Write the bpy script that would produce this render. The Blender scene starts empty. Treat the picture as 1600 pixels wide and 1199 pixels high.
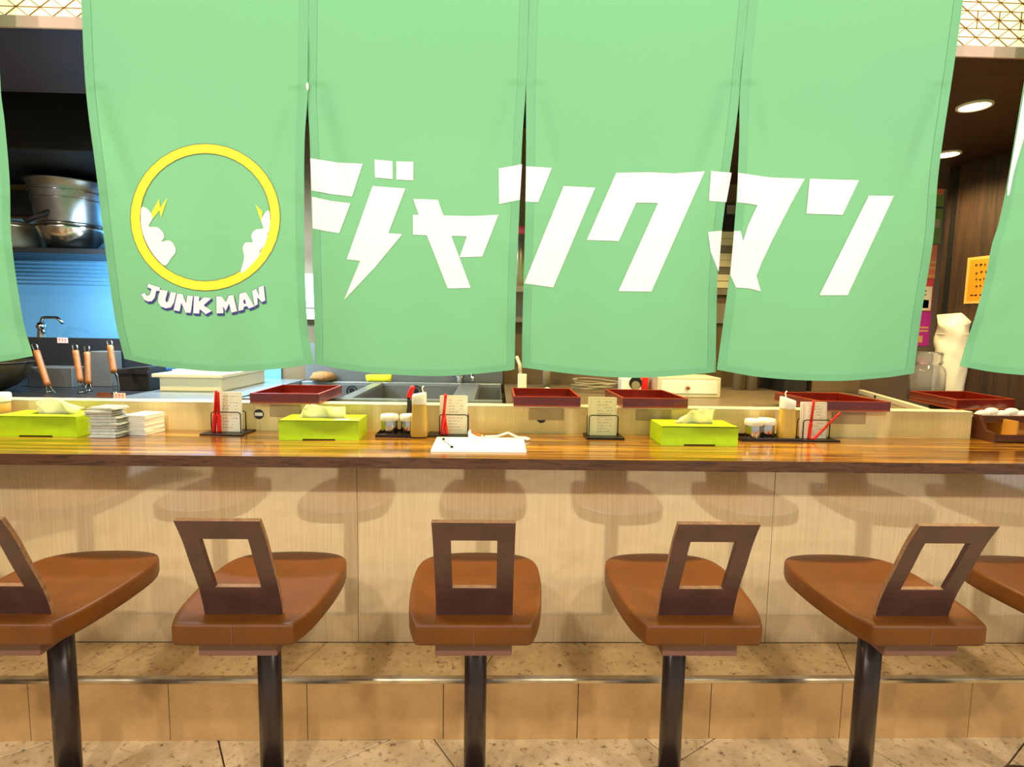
import bpy, bmesh, math, random
import numpy as np
from mathutils import Vector, Matrix

random.seed(7)
scene = bpy.context.scene
COL = scene.collection

# ------------------------------------------------------------------ camera
F, YAW, PITCH, ROLL, H = 880.0, math.radians(1.63), math.radians(5.64), math.radians(0.967), 1.428
def cam_axes():
    cy, sy, cp, sp = math.cos(YAW), math.sin(YAW), math.cos(PITCH), math.sin(PITCH)
    w = Vector((sy*cp, cy*cp, -sp)); r = Vector((cy, -sy, 0)); u = r.cross(w)
    c, s = math.cos(ROLL), math.sin(ROLL)
    return r*c + u*s, u*c - r*s, w
CR, CU, CW = cam_axes()
CO = Vector((0, 0, H))
cd = bpy.data.cameras.new('camera'); cam = bpy.data.objects.new('camera', cd); COL.objects.link(cam)
cd.sensor_fit = 'HORIZONTAL'; cd.sensor_width = 36; cd.lens = F/1600*36; cd.clip_start = 0.02
cam.matrix_world = Matrix(((CR.x, CU.x, -CW.x, CO.x), (CR.y, CU.y, -CW.y, CO.y), (CR.z, CU.z, -CW.z, CO.z), (0, 0, 0, 1)))
scene.camera = cam
def ray(px, py): return CR*((px-800)/F) - CU*((py-599.5)/F) + CW
def at(px, py, Y):
    d = ray(px, py); return CO + d*(Y/d.y)
def atz(px, py, Z):
    d = ray(px, py); return CO + d*((Z-H)/d.z)

# ------------------------------------------------------------------ light
vs = scene.view_settings
vs.view_transform = 'Standard'; vs.look = 'None'; vs.exposure = 0.0; vs.gamma = 1.0; vs.use_curve_mapping = False
def lin(c):
    return tuple((x/255/12.92 if x/255 <= .04045 else ((x/255+.055)/1.055)**2.4) for x in c)
world = bpy.data.worlds.new('world'); scene.world = world; world.use_nodes = True
world.node_tree.nodes['Background'].inputs[0].default_value = (1.0, .93, .84, 1)
world.node_tree.nodes['Background'].inputs[1].default_value = 0.75
def light(name, kind, loc, power, color, size=.1, rot=None, **k):
    l = bpy.data.lights.new(name, kind); o = bpy.data.objects.new(name, l); COL.objects.link(o)
    o.location = loc; l.energy = power; l.color = color
    if kind == 'AREA':
        l.size = size
        if 'sy' in k: l.shape = 'RECTANGLE'; l.size_y = k['sy']
    else: l.shadow_soft_size = size
    if kind == 'SPOT': l.spot_size = k.get('ang', 2.2); l.spot_blend = k.get('blend', .6)
    if rot: o.rotation_euler = rot
    return o
WARM = (1.0, .73, .32); HALL = (1.0, .94, .87); COOL = (.52, .80, 1.0)
for x in (-2.6, -.9, .8, 2.5):                       # lamps of the hall, behind the camera
    light('hall_lamp', 'POINT', (x, -.45, 2.72), 112, HALL, .06)
light('pot_fill_light', 'AREA', (-1.35, 2.75, 2.30), 28, (.85, .93, 1.0), .8, sy=.12)  # added fill to brighten the pots, no fixture stands here
light('blue_wall_fill', 'AREA', (-1.68, 2.90, 1.76), 42, COOL, .7, rot=(math.radians(55), 0, 0), sy=.08)  # added cool fill aimed at the blue steel sheet, no fixture

# ------------------------------------------------------------------ materials
M = {}
def mat(name, col, rough=.5, metal=0, noise=0, nscale=30, bump=0, bscale=200, coat=0, emit=0, ecol=None, alpha=None, trans=0, spec=.5, stretch=(1, 1, 1)):
    m = bpy.data.materials.new(name); m.use_nodes = True; nt = m.node_tree; b = nt.nodes['Principled BSDF']
    c = lin(col); b.inputs['Base Color'].default_value = (*c, 1); b.inputs['Roughness'].default_value = rough
    b.inputs['Metallic'].default_value = metal; b.inputs['Coat Weight'].default_value = coat; b.inputs['Specular IOR Level'].default_value = spec
    if trans: b.inputs['Transmission Weight'].default_value = trans
    if emit:
        b.inputs['Emission Color'].default_value = (*lin(ecol or col), 1); b.inputs['Emission Strength'].default_value = emit
    if noise or bump:
        g = nt.nodes.new('ShaderNodeNewGeometry'); mp = nt.nodes.new('ShaderNodeMapping'); mp.inputs['Scale'].default_value = stretch
        nt.links.new(g.outputs['Position'], mp.inputs[0])
    if noise:
        n = nt.nodes.new('ShaderNodeTexNoise'); n.inputs['Scale'].default_value = nscale; n.inputs['Detail'].default_value = 5
        r = nt.nodes.new('ShaderNodeValToRGB')
        r.color_ramp.elements[0].position = .3; r.color_ramp.elements[1].position = .7
        r.color_ramp.elements[0].color = (*[x*(1-noise) for x in c], 1); r.color_ramp.elements[1].color = (*[min(1, x*(1+noise)) for x in c], 1)
        nt.links.new(mp.outputs[0], n.inputs['Vector']); nt.links.new(n.outputs['Fac'], r.inputs[0]); nt.links.new(r.outputs[0], b.inputs['Base Color'])
    if bump:
        n2 = nt.nodes.new('ShaderNodeTexNoise'); n2.inputs['Scale'].default_value = bscale; n2.inputs['Detail'].default_value = 4
        bp = nt.nodes.new('ShaderNodeBump'); bp.inputs['Strength'].default_value = bump; bp.inputs['Distance'].default_value = .004
        nt.links.new(mp.outputs[0], n2.inputs['Vector']); nt.links.new(n2.outputs['Fac'], bp.inputs['Height']); nt.links.new(bp.outputs[0], b.inputs['Normal'])
    M[name] = m; return m
def wood(name, cols, scale, stretch, rough=.35, coat=0, dist=3.0, bump=.05, local=False, detail=6):
    m = bpy.data.materials.new(name); m.use_nodes = True; nt = m.node_tree; b = nt.nodes['Principled BSDF']
    if local:
        g = nt.nodes.new('ShaderNodeTexCoord'); src = g.outputs['Object']
    else:
        g = nt.nodes.new('ShaderNodeNewGeometry'); src = g.outputs['Position']
    mp = nt.nodes.new('ShaderNodeMapping'); mp.inputs['Scale'].default_value = stretch
    n = nt.nodes.new('ShaderNodeTexNoise'); n.inputs['Scale'].default_value = scale; n.inputs['Detail'].default_value = detail; n.inputs['Distortion'].default_value = dist*.2
    n.inputs['Roughness'].default_value = .62
    r = nt.nodes.new('ShaderNodeValToRGB'); els = r.color_ramp.elements
    ps = [.28, .44, .55, .70] if len(cols) == 4 else [.3, .5, .7][:len(cols)]
    while len(els) < len(cols): els.new(.5)
    for e, p, c in zip(els, ps, cols): e.position = p; e.color = (*lin(c), 1)
    bp = nt.nodes.new('ShaderNodeBump'); bp.inputs['Strength'].default_value = bump; bp.inputs['Distance'].default_value = .003
    nt.links.new(src, mp.inputs[0]); nt.links.new(mp.outputs[0], n.inputs['Vector']); nt.links.new(n.outputs['Fac'], r.inputs[0])
    nt.links.new(r.outputs[0], b.inputs['Base Color']); nt.links.new(n.outputs['Fac'], bp.inputs['Height']); nt.links.new(bp.outputs[0], b.inputs['Normal'])
    b.inputs['Roughness'].default_value = rough; b.inputs['Coat Weight'].default_value = coat; b.inputs['Coat Roughness'].default_value = .08
    M[name] = m; return m
def stone(name, c1, c2, spot, rough, bump, sc=6, amount=.30):
    m = bpy.data.materials.new(name); m.use_nodes = True; nt = m.node_tree; b = nt.nodes['Principled BSDF']
    g = nt.nodes.new('ShaderNodeNewGeometry')
    n = nt.nodes.new('ShaderNodeTexNoise'); n.inputs['Scale'].default_value = sc; n.inputs['Detail'].default_value = 8; n.inputs['Roughness'].default_value = .65
    r = nt.nodes.new('ShaderNodeValToRGB'); r.color_ramp.elements[0].position = .33; r.color_ramp.elements[1].position = .66
    r.color_ramp.elements[0].color = (*lin(c1), 1); r.color_ramp.elements[1].color = (*lin(c2), 1)
    n2 = nt.nodes.new('ShaderNodeTexNoise'); n2.inputs['Scale'].default_value = sc*8; n2.inputs['Detail'].default_value = 6; n2.inputs['Roughness'].default_value = .7
    r2 = nt.nodes.new('ShaderNodeValToRGB'); r2.color_ramp.elements[0].position = amount; r2.color_ramp.elements[1].position = amount+.14
    r2.color_ramp.elements[0].color = (*lin(spot), 1); r2.color_ramp.elements[1].color = (1, 1, 1, 1)
    mx = nt.nodes.new('ShaderNodeMix'); mx.data_type = 'RGBA'; mx.blend_type = 'MULTIPLY'; mx.inputs[0].default_value = 1
    bp = nt.nodes.new('ShaderNodeBump'); bp.inputs['Strength'].default_value = bump; bp.inputs['Distance'].default_value = .006
    L = nt.links.new
    L(g.outputs['Position'], n.inputs['Vector']); L(g.outputs['Position'], n2.inputs['Vector']); L(n.outputs['Fac'], r.inputs[0]); L(n2.outputs['Fac'], r2.inputs[0])
    L(r.outputs[0], mx.inputs[6]); L(r2.outputs[0], mx.inputs[7]); L(mx.outputs[2], b.inputs['Base Color']); L(n2.outputs['Fac'], bp.inputs['Height']); L(bp.outputs[0], b.inputs['Normal'])
    b.inputs['Roughness'].default_value = rough
    M[name] = m
def cloth(name, col, tl=.3, weave=True):
    m = bpy.data.materials.new(name); m.use_nodes = True; nt = m.node_tree; nt.nodes.remove(nt.nodes['Principled BSDF'])
    out = nt.nodes['Material Output']; L = nt.links.new
    d = nt.nodes.new('ShaderNodeBsdfPrincipled'); t = nt.nodes.new('ShaderNodeBsdfTranslucent'); mx = nt.nodes.new('ShaderNodeMixShader'); mx.inputs[0].default_value = tl
    d.inputs['Base Color'].default_value = (*lin(col), 1); d.inputs['Roughness'].default_value = .62; d.inputs['Specular IOR Level'].default_value = .25; d.inputs['Sheen Weight'].default_value = .15
    t.inputs[0].default_value = (*lin(col), 1)
    g = nt.nodes.new('ShaderNodeNewGeometry'); mp = nt.nodes.new('ShaderNodeMapping'); mp.inputs['Scale'].default_value = (18, 18, 900)
    n = nt.nodes.new('ShaderNodeTexNoise'); n.inputs['Scale'].default_value = 1; n.inputs['Detail'].default_value = 3
    bp = nt.nodes.new('ShaderNodeBump'); bp.inputs['Strength'].default_value = .12; bp.inputs['Distance'].default_value = .001
    L(g.outputs['Position'], mp.inputs[0]); L(mp.outputs[0], n.inputs['Vector']); L(n.outputs['Fac'], bp.inputs['Height']); L(bp.outputs[0], d.inputs['Normal'])
    L(d.outputs[0], mx.inputs[1]); L(t.outputs[0], mx.inputs[2]); L(mx.outputs[0], out.inputs['Surface'])
    M[name] = m

cloth('green_cloth', (113, 177, 125), .07)
cloth('green_hem', (107, 170, 120), .04)
mat('print_white', (228, 217, 214), .7)
mat('print_yellow', (252, 226, 40), .7)
mat('print_navy', (44, 48, 110), .7)
mat('print_outline', (96, 60, 40), .7)
wood('walnut_top', [(32, 17, 3), (92, 56, 11), (142, 96, 22), (192, 142, 46)], 3.2, (.45, 9, 9), .2, .5)
wood('walnut_edge', [(40, 22, 12), (70, 42, 24), (92, 58, 34), (60, 36, 20)], 5, (1.2, 6, 12), .4, .1, dist=8)
wood('soffit_wood', [(26, 14, 8), (48, 28, 16), (62, 38, 24), (40, 22, 14)], 3, (1, 12, 12), .45)
wood('dark_wood_wall', [(24, 12, 4), (44, 26, 9), (62, 37, 13), (34, 19, 7)], 3, (14, 14, .8), .75)
wood('counter_laminate', [(196, 168, 120), (206, 180, 134), (214, 190, 146)], 5, (36, 36, .7), .13, .0, dist=.5, bump=.01)
wood('upstand_laminate', [(232, 202, 140), (240, 212, 150), (246, 222, 162)], 5, (36, 36, .8), .4, 0, dist=.5, bump=.01)
_b = M['counter_laminate'].node_tree.nodes['Principled BSDF']; _b.inputs['IOR'].default_value = 2.9; _b.inputs['Roughness'].default_value = .06
stone('floor_stone', (186, 158, 112), (236, 208, 158), (90, 66, 46), .45, .35, 5, .30)
stone('tread_stone', (196, 156, 96), (236, 196, 132), (120, 92, 60), .5, .25, 6, .30)
stone('riser_stone', (182, 142, 88), (206, 166, 108), (150, 116, 80), .42, .08, 5, .20)
mat('grout', (92, 70, 46), .9)
mat('nosing_metal', (196, 186, 160), .22, .9, noise=.25, nscale=14, stretch=(1, 1, 1))
mat('seat_leather', (100, 55, 10), .40, spec=.32, noise=.12, nscale=9, bump=.06, bscale=420)
mat('back_wood', (72, 46, 40), .36, noise=.22, nscale=16, bump=.04, bscale=60)
mat('ply_edge', (146, 104, 66), .6, noise=.25, nscale=60)
mat('under_board', (112, 76, 60), .6)
mat('post_metal', (58, 48, 46), .30, .55)
mat('lit_paper', (255, 244, 190), .8, emit=.95, ecol=(255, 243, 178))
mat('lattice_wood', (150, 100, 26), .6)
mat('pale_trim', (196, 168, 146), .5)
mat('lamp_glass', (255, 240, 200), .4, emit=9, ecol=(255, 236, 190))
mat('lamp_ring', (230, 220, 200), .4)
mat('tube_glass', (235, 245, 255), .4, emit=6, ecol=(225, 240, 255))
mat('lime_plastic', (176, 208, 4), .45, noise=.05, nscale=40)
mat('dark_felt', (46, 34, 24), .8)
cloth('tissue', (254, 252, 232), .45)
mat('wrapper', (188, 190, 180), .25, .0, noise=.12, nscale=60)
mat('card_white', (246, 240, 228), .6)
mat('card_cream', (248, 238, 200), .6)
mat('ink', (150, 140, 128), .7)
mat('ink_red', (200, 40, 40), .6)
mat('red_plastic', (226, 26, 22), .28)
mat('wire_black', (22, 16, 14), .4, .3)
mat('tray_dark', (38, 22, 16), .3)
mat('steel', (190, 190, 186), .18, 1)
mat('steel_brushed', (150, 156, 164), .32, 1, noise=.1, nscale=30)
mat('steel_grey', (128, 130, 132), .4, .7)
mat('steel_dark', (58, 60, 64), .34, .7)
mat('steel_blue', (104, 164, 206), .34, .25, noise=.08, nscale=3)
mat('bright_rim', (150, 160, 164), .3, .6)
mat('drain_dark', (40, 44, 50), .4, .5)
mat('white_plastic', (244, 242, 232), .4)
mat('cream_plastic', (214, 206, 178), .45)
mat('bottle_frost', (242, 238, 232), .35)
mat('oil_amber', (206, 168, 72), .22, coat=.3)
mat('sauce_black', (26, 14, 12), .2, coat=.4)
mat('lacquer', (106, 22, 12), .24, coat=.4, noise=.12, nscale=40)
mat('lacquer_lip', (168, 70, 34), .35)
mat('rack_wood', (84, 44, 24), .4)
mat('rack_inner', (206, 150, 66), .4)
mat('sticker_dark', (40, 32, 36), .5)
mat('beige_plate', (182, 156, 112), .5)
mat('black', (10, 9, 10), .6)
mat('near_black', (20, 17, 15), .7)
mat('kitchen_ceiling', (22, 18, 16), .8)
mat('brown_wall', (104, 84, 56), .6, noise=.2, nscale=3)
mat('grey_wall', (138, 130, 118), .5, noise=.1, nscale=4)
mat('grey_brown_top', (112, 98, 76), .4, noise=.15, nscale=8)
mat('pipe_grey', (150, 140, 116), .4)
mat('sponge_brown', (150, 110, 62), .9, noise=.3, nscale=80, bump=.4, bscale=200)
mat('cloth_yellow', (246, 240, 30), .8)
mat('handle_wood', (150, 92, 40), .5, noise=.2, nscale=40)
mat('pink_label', (244, 196, 190), .6)
mat('alu', (190, 176, 144), .3, .8)
mat('wok_dark', (54, 46, 24), .4, .3)
mat('bag_film', (240, 232, 210), .35, noise=.05, nscale=20)
mat('poster_green', (110, 140, 30), .6); mat('poster_orange', (226, 120, 60), .6); mat('poster_red', (222, 60, 60), .6); mat('poster_magenta', (200, 20, 150), .6)
mat('notice_orange', (206, 138, 10), .6)
mat('notice_edge', (226, 170, 84), .6)
mat('pink_plastic', (220, 70, 100), .5)
# clear plastic of the bottle
mat('clear_plastic', (250, 250, 250), .08, trans=.92)

# ------------------------------------------------------------------ mesh helpers
def finish(name, bm, m, parent=None, smooth=False, base=None, bevel=0, extra=()):
    bmesh.ops.recalc_face_normals(bm, faces=bm.faces)
    me = bpy.data.meshes.new(name)
    off = Vector(base) if base is not None else (parent.matrix_world.translation.copy() if False else None)
    if parent is not None and base is None:
        p = parent; o = Vector((0, 0, 0))
        while p is not None: o += p.location; p = p.parent
        off = o
    if off is not None: bmesh.ops.translate(bm, vec=-off, verts=bm.verts)
    bm.to_mesh(me); bm.free()
    me.materials.append(M[m])
    for e in extra: me.materials.append(M[e])
    if smooth:
        for p in me.polygons: p.use_smooth = True
    o = bpy.data.objects.new(name, me); COL.objects.link(o)
    if parent is not None: o.parent = parent
    elif base is not None: o.location = base
    if bevel:
        b = o.modifiers.new('bevel', 'BEVEL'); b.width = bevel; b.segments = 2; b.limit_method = 'ANGLE'; b.angle_limit = .6
    return o
def thing(name, loc, label, cat, group=None):
    o = bpy.data.objects.new(name, None); COL.objects.link(o); o.location = loc; o.empty_display_size = .05
    return tag(o, label, cat, group)
def tag(o, label, cat, group=None):
    o['label'] = label; o['category'] = cat
    if group: o['group'] = group
    return o
def struct(o): o['kind'] = 'structure'; return o
def nb(): return bmesh.new()
def box(bm, x0, x1, y0, y1, z0, z1, mi=0):
    v = [bm.verts.new((x, y, z)) for z in (z0, z1) for y in (y0, y1) for x in (x0, x1)]
    for f in ((0, 1, 3, 2), (4, 6, 7, 5), (0, 4, 5, 1), (2, 3, 7, 6), (0, 2, 6, 4), (1, 5, 7, 3)):
        bm.faces.new([v[i] for i in f]).material_index = mi
    return v
def obox(bm, c, ax, ay, hx, hy, z0, z1, mi=0):
    """box on a turned footprint: centre c(x,y), unit axes ax, ay"""
    vs_ = box(bm, -hx, hx, -hy, hy, z0, z1, mi)
    for v in vs_:
        x, y = v.co.x, v.co.y
        v.co.x = c[0] + ax[0]*x + ay[0]*y; v.co.y = c[1] + ax[1]*x + ay[1]*y
    return vs_
def rotz(bm, verts, c, a):
    ca, sa = math.cos(a), math.sin(a)
    for v in verts:
        x, y = v.co.x-c[0], v.co.y-c[1]; v.co.x = c[0]+ca*x-sa*y; v.co.y = c[1]+sa*x+ca*y
def lathe(bm, c, prof, n=24, cap=True, mi=0):
    rings = []
    for r, z in prof:
        rings.append([bm.verts.new((c[0]+r*math.cos(2*math.pi*i/n), c[1]+r*math.sin(2*math.pi*i/n), c[2]+z)) for i in range(n)])
    for a, b in zip(rings, rings[1:]):
        for i in range(n): bm.faces.new((a[i], a[(i+1) % n], b[(i+1) % n], b[i])).material_index = mi
    if cap:
        bm.faces.new(rings[0][::-1]).material_index = mi; bm.faces.new(rings[-1]).material_index = mi
def tube(bm, pts, r, n=8, mi=0, r2=None):
    pts = [Vector(p) for p in pts]; rings = []
    for i, p in enumerate(pts):
        t = (pts[min(i+1, len(pts)-1)]-pts[max(i-1, 0)]).normalized()
        a = t.orthogonal().normalized() if i == 0 else (a - t*a.dot(t)).normalized()
        b = t.cross(a); rr = r if r2 is None else r+(r2-r)*i/(len(pts)-1)
        rings.append([bm.verts.new(p+(a*math.cos(2*math.pi*k/n)+b*math.sin(2*math.pi*k/n))*rr) for k in range(n)])
    for A, B in zip(rings, rings[1:]):
        for k in range(n): bm.faces.new((A[k], A[(k+1) % n], B[(k+1) % n], B[k])).material_index = mi
    bm.faces.new(rings[0][::-1]).material_index = mi; bm.faces.new(rings[-1]).material_index = mi
def prism(bm, poly, f0, f1, mi=0):
    """poly: list of 2D points; f0, f1 map a point to the two ends"""
    A = [bm.verts.new(f0(p)) for p in poly]; B = [bm.verts.new(f1(p)) for p in poly]; n = len(poly)
    bm.faces.new(A[::-1]).material_index = mi; bm.faces.new(B).material_index = mi
    for i in range(n): bm.faces.new((A[i], A[(i+1) % n], B[(i+1) % n], B[i])).material_index = mi
def simple(name, label, cat, bm, m, base, group=None, smooth=False, bevel=0, extra=()):
    return tag(finish(name, bm, m, None, smooth, base, bevel, extra), label, cat, group)

def smooth_outline(pts, n=6):
    out = []; N = len(pts)
    for i in range(N):
        p0_, p1_, p2_, p3_ = (Vector(pts[(i+k-1) % N]) for k in range(4))
        for k in range(n):
            t = k/n; out.append(.5*((2*p1_)+(-p0_+p2_)*t+(2*p0_-5*p1_+4*p2_-p3_)*t*t+(-p0_+3*p1_-3*p2_+p3_)*t**3))
    return out
# ------------------------------------------------------------------ the setting
ZC, ZCB, YC, YW, YP, ZP = .985, .947, 1.88, 2.06, 2.344, 1.103
YFAS, ZSOF, YBACK = 1.88, 2.324, 3.5
ZK = 1.083
XL, XR = -3.4, 3.4
b = nb(); box(b, XL, 5.0, -4.6, 3.7, -.06, -.012); floor = struct(finish('floor', b, 'grout', None, base=(0, 0, -.012)))
S = .62; ang = math.radians(33)
b = nb(); g = .0025; box(b, -S/2+g, S/2-g, -S/2+g, S/2-g, -.011, 0); tile_me = None
for i in range(-13, 14):
    for j in range(-13, 14):
        x = (i+.37)*S*math.cos(ang)-(j+.1)*S*math.sin(ang); y = (i+.37)*S*math.sin(ang)+(j+.1)*S*math.cos(ang)-.6
        if not (-3.0 < x < 4.6 and -4.2 < y < 2.5): continue
        if tile_me is None:
            t = finish('floor_tile', b, 'floor_stone', floor, base=(0, 0, 0), bevel=.002); tile_me = t.data
        else:
            t = bpy.data.objects.new('floor_tile', tile_me); COL.objects.link(t); t.parent = floor
            bv = t.modifiers.new('bevel', 'BEVEL'); bv.width = .002; bv.segments = 1
        t.location = (x, y, .012+random.uniform(-.0008, .0008)); t.rotation_euler = (0, 0, ang)

# tiled footrest step
YS, ZS = 1.83, .222
step = thing('footrest_step', (0, YS+.1, 0), 'beige tiled footrest step with metal nosing along the counter base', 'step')
b = nb(); box(b, XL, 2.6, YS+.008, YW-.002, 0, ZS-.012); finish('step_core', b, 'grout', step)
W = .466; x0 = at(264, 1110, YS).x - 4*W
for k in range(12):
    b = nb(); box(b, x0+k*W+.0012, x0+(k+1)*W-.0012, YS, YS+.008, 0, ZS-.014); finish('riser_tile', b, 'riser_stone', step, bevel=.0012)
for k in range(9):
    xa = -3.35+k*.66; sh = .07
    b = nb(); v = box(b, xa+.0015, xa+.66-.0015, YS+.022, YW-.003, ZS-.012, ZS)
    for q in v:
        q.co.x += sh*(q.co.y-YS)/.2
    finish('tread_tile', b, 'tread_stone', step, bevel=.001)
b = nb(); prism(b, [(YS-.003, ZS-.013), (YS-.004, ZS-.002), (YS, ZS+.002), (YS+.020, ZS+.002), (YS+.020, ZS-.012)], lambda p: (XL, *p), lambda p: (2.6, *p)); finish('nosing_strip', b, 'nosing_metal', step)

# counter front: laminate panels
b = nb(); box(b, XL, 2.6, YW+.012, YW+.05, 0, ZCB-.001); wf = struct(finish('wall_front', b, 'grout', None, base=(0, YW, 0)))
xs = [-3.4, at(560, 990, YW).x-1.49, at(560, 990, YW).x, at(1196, 990, YW).x, 2.6]
for a_, c_ in zip(xs, xs[1:]):
    b = nb(); box(b, a_+.0008, c_-.0008, YW, YW+.012, ZS, ZCB-.0005); finish('laminate_panel', b, 'counter_laminate', wf, bevel=.001)

# counter top
ct = thing('bar_counter', (0, 2.1, ZCB), 'long dark walnut-grained counter top running across the stall', 'counter')
b = nb(); box(b, XL, 2.72, YC+.003, 2.40, ZCB, ZC-.0005); finish('slab', b, 'walnut_edge', ct)
b = nb(); box(b, XL, 2.72, YC+.0005, 2.40, ZC-.0005, ZC); finish('top_veneer', b, 'walnut_top', ct)
b = nb(); box(b, XL, 2.72, YC, YC+.003, ZCB, ZC-.001); finish('front_edge', b, 'walnut_edge', ct)
# upstand between counter and kitchen
XPE = 2.05
up = thing('counter_upstand', (0, YP+.02, ZC), 'low beige laminate upstand standing along the back of the counter', 'partition')
b = nb(); box(b, XL, XPE, YP, YP+.06, ZC, ZP-.008); finish('upstand_board', b, 'upstand_laminate', up)
b = nb(); box(b, XL, XPE, YP-.003, YP+.065, ZP-.008, ZP); finish('cap_ledge', b, 'cream_plastic', up, bevel=.002)
p0, p1 = atz(1441, 639, ZP), atz(1341, 610, ZP)
d = Vector((p1.x-p0.x, p1.y-p0.y)).normalized(); n_ = Vector((d.y, -d.x))
c0 = ((p0.x+p1.x)/2+n_.x*.015, (p0.y+p1.y)/2+n_.y*.015); hl = (Vector((p1.x, p1.y))-Vector((p0.x, p0.y))).length/2
b = nb(); obox(b, c0, d, n_, hl, .014, ZK+.0005, ZP+.004); rb = thing('return_board', (c0[0], c0[1], ZK), 'cream side board with a cable hole at the right end of the kitchen', 'board'); finish('side_board', b, 'cream_plastic', rb, bevel=.002)
q = at(1373, 619, 2.8)
b = nb(); qq = Vector((p0.x, p0.y)) + d*hl*1.35
tube(b, [(qq.x-n_.x*.001, qq.y-n_.y*.001, ZP-.008), (qq.x+n_.x*.001-.004, qq.y, ZP-.008)], .007, 12); finish('cable_hole', b, 'black', rb)

# ceilings, walls
b = nb(); box(b, XL, XR, YFAS-.001, YFAS+.5, ZSOF, ZSOF+.034); c1 = struct(finish('ceiling', b, 'soffit_wood', None, base=(0, 2.1, ZSOF)))
b = nb(); box(b, 1.0, XR, YFAS+.5, 3.6, ZSOF, ZSOF+.05); finish('soffit_board', b, 'soffit_wood', c1)
b = nb(); box(b, XL, 1.0, YFAS+.5, 3.6, 2.62, 2.66); finish('kitchen_ceiling_board', b, 'kitchen_ceiling', c1)
b = nb(); box(b, XL, 1.0, YFAS+.44, YFAS+.5, ZSOF+.034, 2.66); finish('soffit_back_board', b, 'kitchen_ceiling', c1)
b = nb(); box(b, XL, XR, YBACK, YBACK+.1, 0, 2.8); wb = struct(finish('wall_back', b, 'brown_wall', None, base=(0, YBACK, 0)))
wa, wb2 = Vector((2.414, 3.07)), Vector((2.487, 2.777)); dw = (wb2-wa).normalized(); nw = Vector((-dw.y, dw.x))
def wallpt(s, out=0): return (wa.x+dw.x*s+ -nw.x*0 + (-abs(nw.x))*out, wa.y+dw.y*s-.25*out)
struct_w = nb(); e0, e1 = wa.copy(), wa + dw*1.6
obox(struct_w, ((e0.x+e1.x)/2+.045, (e0.y+e1.y)/2), dw, nw, .80, .04, 0, ZSOF); wr = struct(finish('wall_right', struct_w, 'dark_wood_wall', None, base=(2.6, 2.4, 0)))
b = nb(); box(b, XL-.1, XL, -1, 3.6, 0, 2.7); struct(finish('wall_left', b, 'brown_wall', None, base=(XL, 2, 0)))
# fascia board and glowing lattice panel
b = nb(); box(b, XL, XR, YFAS-.010, YFAS-.001, ZSOF-.001, 2.3585); struct(finish('trim_1', b, 'pale_trim', None, base=(0, YFAS, ZSOF), bevel=.002))
lp = thing('lantern_panel', (0, YFAS, 2.3585), 'glowing cream fascia panel with thin asanoha lattice above the green curtains', 'light panel')
b = nb(); box(b, XL, XR, YFAS, YFAS+.03, 2.3585, 2.95); finish('paper_sheet', b, 'lit_paper', lp)
b = nb(); a_, hh, yl = .072, .0535, YFAS-.0015
def bar(bm, p, q_, w):
    p, q_ = Vector(p), Vector(q_); dd = (q_-p); ln = dd.length; dd.normalize(); nn = Vector((-dd.y, dd.x))*w/2
    pts = [p-nn, q_-nn, q_+nn, p+nn]
    prism(bm, [(v.x, v.y) for v in pts], lambda t: (t[0], yl-.0012, t[1]), lambda t: (t[0], yl+.0014, t[1]))
z0 = 2.387
for j in range(-1, 7):
    zz = z0+j*hh
    if zz-hh/2 > 2.3585: bar(b, (XL, zz-hh/2), (XR, zz-hh/2), .0018)
    if zz > 2.36: bar(b, (XL, zz), (XR, zz)  , .0020)
    for i in range(-26, 27):
        x = .02+i*a_
        if abs(x) > 1.95 or abs(x) < .7 or zz < 2.36: continue
        if zz-hh/2 > 2.3585:
            bar(b, (x, zz), (x+a_/2, zz-hh/2), .0023); bar(b, (x, zz), (x-a_/2, zz-hh/2), .0023)
        bar(b, (x, zz), (x+a_/2, zz+hh/2), .0023); bar(b, (x, zz), (x-a_/2, zz+hh/2), .0023)
        if j % 2: bar(b, (x, zz-hh/2), (x, zz+hh/2), .0023)
o = finish('lattice_bars', b, 'lattice_wood', lp); o['kind'] = 'stuff'
# downlights
def downlight(x, y, label, power, z=ZSOF):
    t = thing('downlight', (x, y, z-.012), label, 'downlight', 'downlights in the wooden soffit')
    b = nb(); lathe(b, (x, y, z-.006), [(.060, .006), (.060, 0), (.052, -.002), (.050, .004)], 28, False); finish('trim_ring', b, 'lamp_ring', t, True)
    b = nb(); lathe(b, (x, y, z-.004), [(.0, 0), (.051, 0), (.051, .003), (0, .003)], 28, False); finish('lamp_disc', b, 'lamp_glass', t)
    l = light('downlight_beam', 'SPOT', (0, 0, -.01), power, WARM, .05, ang=2.5, blend=.8); l.parent = t
downlight(1.855, 2.249, 'round lit downlight in the wooden soffit right of the large green curtain, nearer one', 92)
downlight(2.22, 2.834, 'round lit downlight deeper in the soffit, half hidden by the green curtain edge', 48)
for x in (.86, -.14, -1.14, -2.3):
    light('downlight_beam', 'SPOT', (x, 2.249, ZSOF-.012), 92, WARM, .05, ang=2.5, blend=.8)
light('kitchen_beam', 'SPOT', (.9, 2.95, ZSOF-.05), 44, WARM, .05, ang=2.4, blend=.8)

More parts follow.
